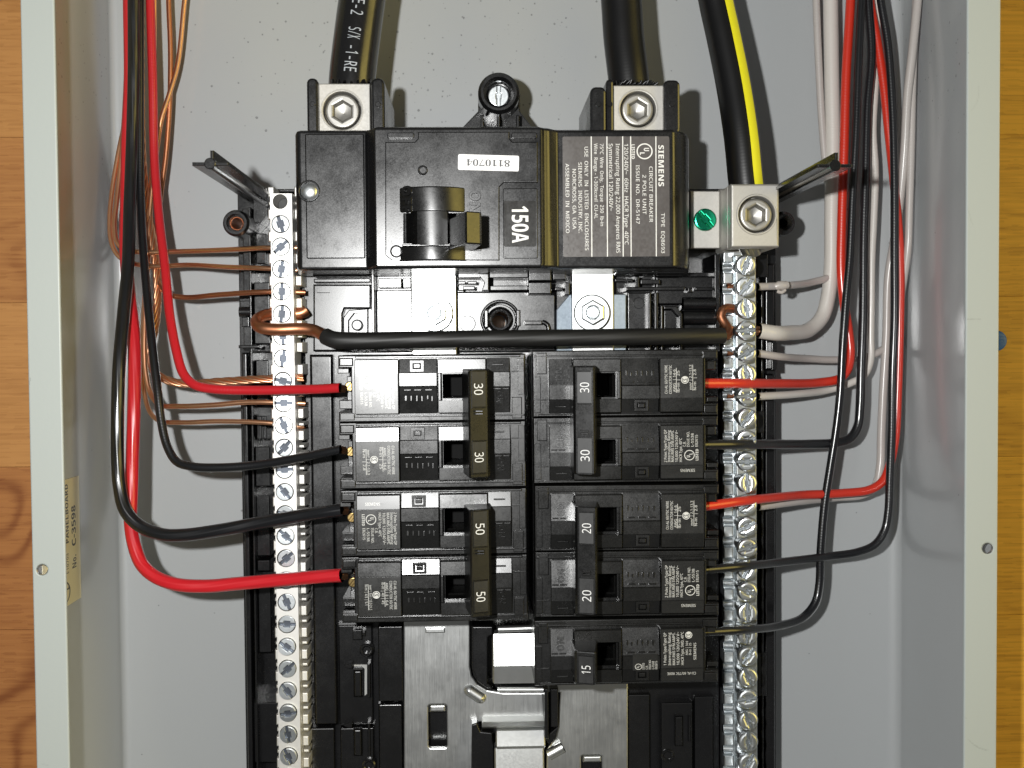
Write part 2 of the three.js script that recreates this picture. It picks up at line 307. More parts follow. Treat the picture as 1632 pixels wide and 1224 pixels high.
// ---------------------------------------------------------------- the steel box
const BX = { l: -0.1686, r: 0.1985, y0: -0.335, y1: 0.335, t: 0.0014, zl: 0.098 };
const leftBoss = P(375, 355, 0.05), midBoss = P(797, 510, 0.046), rightBoss = P(1250, 355, 0.045);
{
  const box = thing('panel_box', 'open grey painted steel box lying on its back, holding all the breakers and wires', 'panel box', V(0.012, 0, 0));
  const hole = (c, r) => circle(c, r, 24);
  part(box, 'back_panel', [slab([V(BX.l + 0.0045, BX.y0, 0), V(BX.r - 0.0065, BX.y0, 0), V(BX.r - 0.0065, BX.y1, 0), V(BX.l + 0.0045, BX.y1, 0)], -BX.t, 0, 0, [hole(leftBoss, 0.0034), hole(midBoss, 0.0034), hole(rightBoss, 0.0034)])], M.paint);
  for (const s of [-1, 1]) {
    const x = s < 0 ? BX.l : BX.r, R = s < 0 ? 0.0045 : 0.0065, t = BX.t, prof = [], inner = [];
    const at = (d, z) => [x - s * d, z];                            // d: distance inwards from the outer face
    for (let i = 0; i <= 8; i++) { const a = i / 8 * Math.PI / 2; prof.push(at(R - R * Math.sin(a), -t + R - R * Math.cos(a))); inner.push(at(R - (R - t) * Math.sin(a), -t + R - (R - t) * Math.cos(a))); }
    prof.push(at(0, BX.zl - 0.0017)); inner.push(at(t, BX.zl - 0.0017));
    const outline = [...prof, ...inner.reverse()];
    const wall = alongY(s < 0 ? outline : outline, BX.y0, BX.y1); part(box, 'side_wall', [soften(wall)], M.paint);
    // flange along the front edge, with a screw hole
    const c = s < 0 ? P(67, 908, BX.zl) : P(1574, 874, BX.zl);
    const inX = s < 0 ? -0.1562 : 0.1856;
    const l = s < 0 ? x : inX, r = s < 0 ? inX : x, hs = [hole(c, S(8.6, BX.zl))];
    part(box, 'flange', [slab([V(l, BX.y0, 0), V(r, BX.y0, 0), V(r, BX.y1, 0), V(l, BX.y1, 0)], BX.zl - 0.0016, BX.zl, 0.0006, hs, 3)], M.lip);
    const burr = ring(c, S(8.9, BX.zl), S(8.2, BX.zl), BX.zl - 0.0012, BX.zl + 0.0001, 0.0001, 24); part(box, 'hole_rim', [burr], M.steel);
  }
  // top and bottom walls of the box, beyond the picture
  for (const y of [BX.y0, BX.y1]) part(box, 'end_wall', [cbox(BX.l + BX.t, y - 0.0014, BX.r - BX.t, y + (y < 0 ? 0 : 0), 0, BX.zl, 0.0001)], M.paint);
  // sticker on the left wall, its writing running upwards
  const paper = print(900, 400, (x, w, h) => {
    x.fillStyle = '#efe8cc'; x.fillRect(0, 0, w, h); x.fillStyle = '#23252a'; x.strokeStyle = '#23252a';
    writeLine(x, 'ENCLOSED', 480, 205, 370, 46, 'bold'); writeLine(x, 'PANELBOARD', 440, 258, 430, 46, 'bold');
    writeLine(x, 'LISTED', 215, 215, 170, 40, 'bold'); writeLine(x, 'E10703', 225, 256, 150, 34);
    writeLine(x, 'No.', 240, 330, 100, 62, 'bold'); writeLine(x, 'C-3598', 400, 330, 300, 62, 'bold');
    x.lineWidth = 9; x.beginPath(); x.ellipse(100, 205, 80, 70, 0, 0, 7); x.stroke(); x.font = 'bold 70px sans-serif'; x.fillText('U', 52, 215); x.fillText('L', 108, 245);
  }, 0.6);
  const a = P(112, 766, 0.07), b = P(112, 968, 0.07), len = a.y - b.y, g = plate(len, 0.040, 0.00016).toNonIndexed();
  g.rotateZ(Math.PI / 2); g.rotateY(Math.PI / 2); g.translate(BX.l + BX.t + 0.00012, (a.y + b.y) / 2, 0.052 + 0.020);
  part(box, 'paper_sticker', [g], paper, 'cream paper sticker with dark writing', true);
}
function soften(g) { g = ready(g); g.deleteAttribute('normal'); return toSmooth(g); }
function toSmooth(g) {                        // smooth over edges flatter than 30 degrees
  const p = g.attributes.position, n = p.count, map = new Map(), fn = [], out = new Float32Array(n * 3);
  for (let i = 0; i < n; i += 3) { const A = V().fromBufferAttribute(p, i), b = V().fromBufferAttribute(p, i + 1).sub(A), c = V().fromBufferAttribute(p, i + 2).sub(A), f = b.cross(c); fn.push(f, f, f); }
  const key = (i) => `${Math.round(p.getX(i) * 1e6)},${Math.round(p.getY(i) * 1e6)},${Math.round(p.getZ(i) * 1e6)}`;
  for (let i = 0; i < n; i++) { const k = key(i); if (!map.has(k)) map.set(k, []); map.get(k).push(i); }
  for (let i = 0; i < n; i++) { const s = V(), me = fn[i].clone().normalize(); for (const j of map.get(key(i))) if (fn[j].clone().normalize().dot(me) > 0.8) s.add(fn[j]); s.normalize(); out.set([s.x, s.y, s.z], 3 * i); }
  g.setAttribute('normal', new THREE.BufferAttribute(out, 3)); return g;
}

// ---------------------------------------------------------------- the black plastic base that carries everything
{
  const base = thing('plastic_base', 'black moulded plastic base screwed to the back of the grey box', 'panel base', V(0.012, 0, 0.001));
  const add = (name, ...g) => part(base, name, g, M.plastic), shiny = (name, ...g) => part(base, name, g, M.gloss);
  const low = 1300, zf = 0.022;
  // floor of the base with its screw holes
  const fl = rect(386, 302, 1237, low, zf);
  add('base_plate', slab([V(fl.l, fl.b, 0), V(fl.r, fl.b, 0), V(fl.r, fl.t, 0), V(fl.l, fl.t, 0)], 0.004, zf, 0.0004, [circle(midBoss, 0.0045, 20)]));
  // rails left
  shiny('rail', B(387, 332, 401, 470, zf, 0.036)); shiny('rail', B(388, 520, 401, 558, zf, 0.036)); shiny('rail', B(390, 562, 400, low, zf, 0.036, 0.001));
  add('rail', B(402.5, 330, 406, low, zf, 0.038)); 
  shiny('channel_block', B(408, 372, 424, 420, zf, 0.034)); shiny('channel_block', B(405, 450, 430, 548, zf, 0.036)); add('channel_block', B(408, 574, 428, 640, zf, 0.034));
  shiny('channel_block', B(409, 663, 417, 700, zf, 0.038)); shiny('channel_block', B(419, 663, 425, 700, zf, 0.034)); shiny('channel_block', B(407, 712, 430, 775, zf, 0.036)); add('channel_block', B(409, 790, 430, 886, zf, 0.034));
  shiny('channel_block', B(410, 893, 430, 910, zf, 0.036)); add('channel_block', B(412, 930, 432, 1040, zf, 0.034)); add('channel_block', B(405, 1120, 445, 1215, zf, 0.034));
  shiny('latch', sweep([P(382, 497, 0.036), P(400, 497, 0.036)], S(9, 0.036)), B(382, 479, 400, 491, zf, 0.037), B(385, 505, 397, 521, zf, 0.034));
  shiny('tie_bar', B(380, 550, 413, 555, 0.034, 0.041), B(425, 551, 428, 556, zf, 0.041)); shiny('tie_bar', B(470, 550, 494, 554, 0.034, 0.041));
  add('cross_rib', B(390, 558, 492, 560, zf, 0.0375));
  // channel to the right of the earth bar
  add('channel_block', B(474, 447, 485, 558, zf, 0.034)); shiny('channel_block', B(474, 562, 485, 618, zf, 0.034)); for (const q of [[476, 660, 486, 705, zf, 0.031], [472, 712, 488, 800, zf, 0.034], [474, 830, 490, 1050, zf, 0.034]]) add('channel_block', B(...q));
  shiny('channel_block', B(478, 1060, 498, 1224, zf, 0.035));
  // top ledge
  shiny('top_ledge', B(404, 301, 472, 306, zf, 0.040), B(420, 308, 428, 330, zf, 0.034)); add('gusset', slab(pxPoly([[404, 312], [426, 330], [426, 345], [404, 372]], 0.034), zf, 0.034));
  // centre body, in panels with seams between
  const zc = 0.048, wall = B(490, 436, 1146, low, 0.006, zc - 0.006, 0.0003);
  { const q = rect(490, 436, 1146, low, zc - 0.006); part(base, 'centre_body', [slab([V(q.l, q.b, 0), V(q.r, q.b, 0), V(q.r, q.t, 0), V(q.l, q.t, 0)], 0.0225, zc - 0.006, 0.0003, [circle(midBoss, S(19, zc), 28), pxPoly([[572, 1060], [585, 1060], [585, 1108], [572, 1112]], zc)])], M.plastic); }
  shiny('side_panel', B(497, 565, 534, 1156, zc - 0.008, zc, 0.0012)); add('side_panel', B(496, 1160, 534, low, zc - 0.008, zc - 0.001, 0.0008));
  shiny('upper_panel', slab(pxPoly([[499, 453], [591, 453], [591, 492], [549, 492], [546, 500], [546, 560], [499, 560]], zc), zc - 0.006, zc, 0.0008, [pxPoly([[502, 463], [529, 463], [529, 470], [502, 470]], zc)]));
  shiny('square_socket', slab(pxPoly([[547, 506], [556, 494], [586, 492], [586, 545], [547, 545]], zc - 0.001), zc - 0.006, zc - 0.001, 0.0004, [pxPoly([[553, 510], [563, 497], [582, 497], [582, 538], [553, 538]], zc - 0.001)]), disc(P(569, 518, zc - 0.002), S(9, zc), zc - 0.006, zc - 0.0018, 0.0006));
  shiny('ledge', B(498, 424, 591, 440, zc - 0.006, zc + 0.012, 0.0012), B(500, 444, 590, 450, zc - 0.006, zc + 0.004));
  shiny('divider', B(592, 424, 597, 560, zc - 0.006, zc + 0.007, 0.0006));
  shiny('upper_panel', B(600, 462, 741, 561, zc - 0.006, zc - 0.001, 0.0006), disc(P(612, 486, zc), S(9, zc), zc - 0.002, zc - 0.0007, 0.0002));
  shiny('ledge', B(599, 424, 652, 436, zc - 0.006, zc + 0.010), B(603, 443, 640, 459, zc - 0.006, zc + 0.005), B(642, 443, 655, 459, zc - 0.006, zc + 0.003));
  // middle panel with the fixing boss
  { const q = rect(728, 464, 886, 561, zc); shiny('middle_panel', slab([V(q.l, q.b, 0), V(q.r, q.b, 0), V(q.r, q.t, 0), V(q.l, q.t, 0)], zc - 0.006, zc, 0.0008, [circle(midBoss, S(29, zc), 30)])); }
  shiny('boss_collar', ring(midBoss, S(32, zc), S(27, zc), zc - 0.004, zc + 0.0016, 0.0006), ring(midBoss, S(19, zc), S(13, zc), 0.008, zc + 0.003, 0.0008), ring(midBoss, S(25, zc), S(20, zc), zc - 0.012, zc - 0.001, 0.001));
  shiny('boss_lug', B(772, 494, 778, 522, zc - 0.004, zc + 0.0022), B(823, 494, 829, 520, zc - 0.004, zc + 0.0022));
  add('web', B(836, 511, 864, 518, zc - 0.002, zc + 0.003)); shiny('web', sweep([P(864, 513, zc + 0.001), P(872, 517, zc + 0.001), P(875, 532, zc + 0.001)], S(4, zc)));
  shiny('half_disc', disc(P(745, 516, zc), S(13, zc), zc - 0.001, zc + 0.0006));
  shiny('ledge', B(728, 422, 842, 432, zc - 0.006, zc + 0.014), B(730, 434, 776, 443, zc - 0.006, zc + 0.010), B(780, 434, 842, 443, zc - 0.006, zc + 0.0112), B(730, 448, 742, 453, zc - 0.006, zc + 0.004), B(745, 448, 760, 453, zc - 0.006, zc + 0.004), B(738, 456, 757, 462, zc - 0.006, zc + 0.003), B(780, 455, 841, 463, zc - 0.006, zc + 0.004));
  shiny('hinge_clip', slab(pxPoly([[762, 436], [779, 436], [779, 463], [768, 463], [772, 450]], zc + 0.012), zc, zc + 0.012, 0.0004));
  add('clip_block', B(842, 433, 879, 448, zc - 0.004, zc + 0.013, 0.0006), B(842, 449, 879, 469, zc - 0.004, zc + 0.0105, 0.0006)); shiny('clip_block', B(881, 434, 902, 446, zc - 0.006, zc + 0.007), B(884, 458, 898, 463, zc - 0.006, zc + 0.004), B(900, 450, 908, 470, zc - 0.006, zc + 0.006));
  // right of the second strap
  add('ledge', B(980, 424, 1030, 434, zc - 0.006, zc + 0.011), B(1032, 424, 1090, 438, zc - 0.006, zc + 0.009)); shiny('ledge', B(980, 444, 1009, 449, zc - 0.006, zc + 0.005), B(1021, 445, 1052, 453, zc - 0.006, zc + 0.006), B(998, 457, 1092, 463, zc - 0.006, zc + 0.004));
  shiny('clip_block', B(1012, 440, 1019, 458, zc - 0.006, zc + 0.006)); add('upper_panel', B(1000, 466, 1033, 561, zc - 0.006, zc, 0.0006), disc(P(1018, 483, zc), S(9, zc), zc - 0.001, zc + 0.0003, 0.0002));
  shiny('divider', B(1033, 466, 1038, 561, zc - 0.006, zc + 0.004)); shiny('divider', B(1043, 466, 1049, 561, zc - 0.006, zc + 0.003)); shiny('divider', B(1053, 487, 1057, 561, zc - 0.006, zc + 0.003));
  add('upper_panel', B(1044, 440, 1140, 486, zc - 0.006, zc - 0.002, 0.001)); add('square_socket', slab(pxPoly([[1058, 494], [1070, 494], [1081, 506], [1081, 545], [1058, 545]], zc), zc - 0.006, zc + 0.0005, 0.0004)); shiny('divider', slab(pxPoly([[1058, 488], [1078, 488], [1088, 500], [1088, 561], [1082, 561], [1082, 505], [1071, 493], [1058, 493]], zc + 0.003), zc - 0.006, zc + 0.003, 0.0004));
  shiny('tab', B(1096, 459, 1103, 466, zc - 0.006, zc + 0.002), B(1108, 458, 1138, 463, zc - 0.006, zc + 0.002));
  shiny('roller_guard', sweep([P(1088, 484, zc), P(1139, 484, zc)], S(10.5, zc)), sweep([P(1088, 506, zc), P(1139, 506, zc)], S(11.5, zc)), B(1088, 478, 1139, 514, zc - 0.008, zc - 0.001));
  add('divider', B(1139, 405, 1148, 561, 0.0225, zc)); add('divider', B(1150, 404, 1206, low, 0.0225, 0.036));
  // right rails
  shiny('rail', B(1213, 462, 1217, 700, zf, 0.036)); add('rail', B(1214, 704, 1217, low, zf, 0.035)); shiny('rail', B(1219, 420, 1235, 590, zf, 0.030, 0.001)); add('rail', B(1219, 596, 1236, low, zf, 0.030, 0.001));
  shiny('channel_block', B(1206, 405, 1224, 442, zf, 0.034)); shiny('latch', B(1230, 546, 1239, 590, zf, 0.034)); for (const q of [[1207, 655, 1218, 690, zf, 0.037], [1208, 1040, 1222, 1110, zf, 0.034]]) add('channel_block', B(...q));
  // lower left field: pockets, slot frames and steps
  add('lower_panel', B(540, 996, 594, 1154, zc - 0.006, zc - 0.002, 0.0006)); add('lower_panel', B(603, 998, 642, 1118, zc - 0.006, zc + 0.002, 0.0006)); shiny('lower_panel', B(604, 1122, 642, low, zc - 0.006, zc + 0.0006, 0.0008)); add('lower_panel', B(543, 1160, 596, low, zc - 0.006, zc - 0.001, 0.0006));
  for (const [x, y] of [[584, 1036], [588, 1220]]) add('screw_boss', ring(P(x, y, zc), S(11, zc), S(6, zc), zc - 0.004, zc + 0.0008, 0.0005));
  add('pocket_tab', B(562, 1004, 577, 1020, zc - 0.003, zc + 0.001)); shiny('pocket_tab', B(577, 1006, 582, 1014, zc - 0.003, zc + 0.0015));
  for (const y of [1060, 1154]) { shiny('hook', slab(pxPoly([[548, y], [562, y - 6], [562, y + 4], [556, y + 4]], zc), zc - 0.003, zc + 0.002, 0.0003)); add('hook', B(563, y + 8, 577, y + 52, zc - 0.003, zc + 0.0025, 0.0012)); add('hook_frame', B(586, y - 2, 590, y + 52, zc - 0.003, zc + 0.0015)); }
  part(base, 'white_clip', [slab(pxPoly([[564, 1059.5], [585, 1059.5], [585, 1106], [581, 1109], [581, 1066], [576, 1062], [564, 1062]], zc - 0.0014), zc - 0.003, zc - 0.0014, 0.0001)], std([0.42, 0.42, 0.4], 0.5), 'pale edge of sheet showing in a slot');
  // lower right field
  add('lower_panel', B(1002, 1107, 1036, low, zc - 0.006, zc - 0.001, 0.0005)); add('lower_panel', B(1054, 1120, 1104, low, zc - 0.006, zc, 0.0005)); add('lower_panel', B(1107, 1110, 1137, low, zc - 0.006, zc - 0.002, 0.0005));
  add('hook', B(1076, 1142, 1089, 1190, zc - 0.003, zc + 0.0025, 0.0008), B(1097, 1142, 1101, 1182, zc - 0.003, zc + 0.0015)); add('screw_boss', ring(P(1064, 1204, zc), S(11, zc), S(6, zc), zc - 0.004, zc + 0.0008, 0.0005));
  // fixing bosses standing clear of the base, and the two stakes
  for (const [c, z1, r, ri] of [[leftBoss, 0.05, 21, 11], [rightBoss, 0.045, 19, 7]]) shiny('fixing_boss', ring(c, S(r, z1), S(ri, z1), 0.003, z1, 0.0018));
  shiny('web', B(394, 352, 416, 358, 0.02, 0.034)); add('web', B(1228, 340, 1236, 370, 0.004, 0.04));
  part(base, 'boss_ring', [ring(leftBoss, S(11, 0.05), S(9, 0.05), 0.0005, 0.047, 0.0003)], M.oldCopper);
  for (const [x, y] of [[335, 261], [1331, 264]]) {
    const z1 = 0.131, c = P(x, y, z1), t = 0.0006, g = [cbox(c.x - 0.0062, c.y - t, c.x + 0.0062, c.y + t, 0.022, z1, 0.0005), cbox(c.x - t + 0.0006, c.y, c.x + t + 0.0006, c.y + 0.0046, 0.022, z1, 0.0005), disc(c, 0.002, 0.022, z1 + 0.0006, 0.0003)];
    shiny('support_stake', ...g); shiny('stake_step', cbox(c.x + 0.0022, c.y + t - 0.0001, c.x + 0.0036, c.y + t + 0.0014, 0.045, 0.062), cbox(c.x + 0.0042, c.y + t - 0.0001, c.x + 0.0054, c.y + t + 0.0014, 0.045, 0.06));
  }
  // top bracket with the screw above the main breaker
  const tb = P(795, 147, 0.055);
  add('top_bracket', slab(pxPoly([[735, 205], [762, 177], [762, 150], [829, 150], [829, 177], [850, 205]], 0.04), 0.004, 0.040, 0.0006), ring(tb, S(33, 0.055), S(20, 0.055), 0.01, 0.055, 0.0022), B(766, 183, 771, 206, 0.04, 0.05), B(792, 180, 797, 206, 0.04, 0.05), B(823, 183, 828, 206, 0.04, 0.05));
  shiny('boss_collar', ring(tb, S(21, 0.05), S(17.5, 0.05), 0.01, 0.0465, 0.0006));
  const sc = screwSet(S(17, 0.05), 0.0016, 0.0005, 0.0016, 0.0006); local(base, 'fixing_screw', join(sc.map((g) => g.clone())), M.zinc, V(tb.x, tb.y, 0.047), 1.55);
}
// a slotted screw head lying at the origin: a sunk disc and two raised halves; sq > 0 cuts a square socket too
function screwSet(r, h, slot, sq, dome = 0.00015) {
  const a = Math.asin(slot / r), top = [], k = sq / 2;
  if (k > slot) top.push(V(k, slot, 0)); 
  for (let i = 0; i <= 14; i++) { const q = a + (Math.PI - 2 * a) * i / 14; top.push(V(r * Math.cos(q), r * Math.sin(q), 0)); }
  if (k > slot) top.push(V(-k, slot, 0), V(-k, k, 0), V(k, k, 0));
  const lobe = () => slab(top, 0, h, dome, [], dome > 0.0002 ? 3 : 1), lower = lobe(); lower.rotateZ(Math.PI);
  return [lobe(), lower, disc(V(0, 0, 0), r * 0.98, -0.0008, h * 0.28, 0.0001, 24)].map((g) => metres(ready(g)));
}

// ---------------------------------------------------------------- the earth bar on the left and the neutral bar on the right
const earthA = P(447, 357, 0.060), earthB = P(460.5, 1205, 0.060), earthAt = (i) => earthA.clone().lerp(earthB, i / 24);
{
  const bar = thing('earth_bar', 'bright silver terminal bar left of the breakers, full of slotted screws and bare copper', 'terminal bar', earthAt(12).setZ(0.04));
  const xs = (y) => 447 + (y - 357) * 13.5 / 848, line = (a, b, z) => pxPoly([[xs(308) + a, 308], [xs(308) + b, 308], [xs(1290) + b, 1290], [xs(1290) + a, 1290]], z);
  const at = (i, dx = 0) => { const p = earthAt(i); p.x += dx; return p; };
  const holes = []; for (let i = -1; i <= 26; i++) holes.push(circle(at(i), S(i === -1 ? 11.5 : 14.2, 0.06), 22));
  part(bar, 'bar_body', [slab(line(-16.2, 19, 0.060), 0.043, 0.060, 0.00012, holes)], M.tin);
  const ribG = metres(ready(cbox(-0.0013, -0.0021, 0.0013, 0.0021, 0.043, 0.0555, 0.0005))), nubG = metres(ready(cbox(-0.0012, -0.0007, 0.0012, 0.0007, 0.043, 0.0545, 0.0005)));
  for (let i = -1; i <= 26; i++) for (const s of [-1, 1]) {
    const p = at(i, s < 0 ? -S(17.5, 0.055) : S(24, 0.055)), step = (earthA.y - earthB.y) / 24;
    local(bar, 'rib', ribG, M.tin, V(p.x, p.y + step / 2, 0)); if (![0, 1, 2, 3, 6, 7, 8].includes(i)) local(bar, 'stud', nubG, M.tin, V(p.x, p.y, 0));
  }
  const head = screwSet(S(13.3, 0.06), 0.0026, 0.0006, 0.0027), headG = mergeGeometries(head.slice(0, 2)), sockG = head[2];
  for (let i = 0; i <= 26; i++) { const p = at(i), big = i > 18; const m = local(bar, 'screw', headG, M.zinc, V(p.x, p.y, big ? 0.0585 + 0.0006 * rnd() : 0.0569 + 0.0006 * rnd()), i === 0 ? 1.57 + 0.3 : rnd() * 3.14); m.rotation.x = (rnd() - 0.5) * 0.1; m.rotation.y = (rnd() - 0.5) * 0.1; const k = new THREE.Mesh(sockG, M.socket); k.name = 'socket'; m.add(k); }
  part(bar, 'empty_hole', [disc(at(-1), S(11.3, 0.06), 0.043, 0.048, 0.0001)], std([0.01, 0.01, 0.01], 0.5));
}
const neutA = P(1189.5, 422, 0.0635), neutB = P(1193, 1217, 0.0635), neutAt = (i) => neutA.clone().lerp(neutB, i / 23);
{
  const bar = thing('neutral_bar', 'zinc plated terminal bar right of the breakers, with tall screws and white wires', 'terminal bar', neutAt(12).setZ(0.035));
  const zb = 0.0500, lean = (y) => (y - 420) * 2.5 / 800, strip = (a, b, z) => pxPoly([[a, 400], [b, 400], [b + lean(1290), 1290], [a + lean(1290), 1290]], z);
  part(bar, 'bar_body', [slab(strip(1172.5, 1205, zb), 0.036, zb, 0.0005)], M.zinc);
  part(bar, 'side_strip', [slab(strip(1151.5, 1170.5, zb - 0.005), 0.034, zb - 0.005, 0.0004)], M.zinc);
  const step = (neutA.y - neutB.y) / 23, toothG = metres(ready(cbox(-0.0021, -0.0024, 0.0021, 0.0024, 0.044, zb - 0.0015, 0.0006))), gapG = metres(ready(sweep([V(-0.0021, 0, zb - 0.0045), V(0.0021, 0, zb - 0.0045)], 0.0016, { n: 2 })));
  const heads = screwSet(S(16.3, 0.0635), 0.0026, 0.0004, 0.0017, 0.0011), headG = mergeGeometries(heads.slice(0, 2));
  const th = []; for (let k = 0; k <= 18; k++) th.push([k % 2 ? 0.0021 : 0.0026, zb - 0.0005 + k * 0.0007]); const shankG = metres(ready(turned(V(0, 0, 0), [[0, zb - 0.0005], ...th], 18)));
  for (let i = 0; i <= 25; i++) {
    const p = neutAt(i), e = rect(1152, 700, 1170, 700.1, zb - 0.0015), x = (e.l + e.r) / 2;
    local(bar, 'tooth', toothG, M.zinc, V(x, p.y + step / 2, 0)); local(bar, 'groove', gapG, M.zinc, V(x, p.y, 0));
    local(bar, 'screw_shank', shankG, M.zinc, V(p.x, p.y, 0)); const s = local(bar, 'screw', headG, M.zinc, V(p.x, p.y, 0.0612), rnd() * 3.14); s.rotation.x = (rnd() - 0.5) * 0.12; s.rotation.y = (rnd() - 0.5) * 0.12; { const k = new THREE.Mesh(heads[2], M.neutralSocket); k.name = 'socket'; s.add(k); }
  }
}

// a lug's socket screw, lying at c with its rim at height z
function socketScrew(parent, c, R, z, mat, name = 'set_screw') {
  const hex = Array.from({ length: 6 }, (_, i) => V(c.x + R * 0.52 * Math.cos(i * Math.PI / 3 + 0.5), c.y + R * 0.52 * Math.sin(i * Math.PI / 3 + 0.5), 0));
  return part(parent, name, [slab(circle(c, R * 0.93, 36), z - 0.0062, z - 0.0008, 0.0011, [hex], 3), turned(c, [[0, z - 0.0058], [R * 0.3, z - 0.0054], [R * 0.6, z - 0.0046]].reverse().map(([r, h]) => [r, h]), 24)], mat);
}

// ---------------------------------------------------------------- neutral lug
{
  const z = 0.076, q = rect(1165, 293, 1242, 394, z), lug = thing('neutral_lug', 'square aluminium lug holding the yellow striped cable, with a green screw on its strap', 'cable lug', V((q.l + q.r) / 2, (q.t + q.b) / 2, 0.05));
  const c = P(1206, 342, z), mid = (q.l + q.r) / 2, zc = 0.062;
  // block, bored through along the cable
  const b = slab([V(q.l, -0.0692, 0), V(q.r, -0.0692, 0), V(q.r, -0.047, 0), V(q.l, -0.047, 0)], q.b, q.t, 0.0004, [circle(V(mid, -0.0600, 0), 0.0078, 24)], 2); b.rotateX(-Math.PI / 2); part(lug, 'lug_block', [b, slab([V(q.l, q.b, 0), V(q.r, q.b, 0), V(q.r, q.t, 0), V(q.l, q.t, 0)], 0.0693, z, 0.0009, [circle(c, S(29.6, z), 40)], 3)], M.alu);
  part(lug, 'screw_seat', [ring(c, S(33, z), S(29.5, z), z - 0.001, z + 0.0002, 0.0002, 40)], M.alu); socketScrew(lug, c, S(29, z), z, M.setScrew);
  part(lug, 'strap', [slab(pxPoly([[1100, 304], [1145, 304], [1166, 298], [1166, 396], [1145, 396], [1100, 396]], 0.056), 0.0535, 0.056, 0.0005), slab(pxPoly([[1146, 302], [1170, 298], [1170, 396], [1146, 396]], 0.0565), 0.0535, 0.0583, 0.0011)], M.alu);
  const s = screwSet(S(18, 0.06), 0.0016, 0.0005, 0.0022, 0.0007); const g = P(1124, 350, 0.058); local(lug, 'bonding_screw', mergeGeometries(s), M.green, V(g.x, g.y, 0.0568), -0.85, 'green dyed screw');
  part(lug, 'bar_tail', [B(1167, 396, 1196, 408, 0.044, 0.0515)], M.zinc);
}

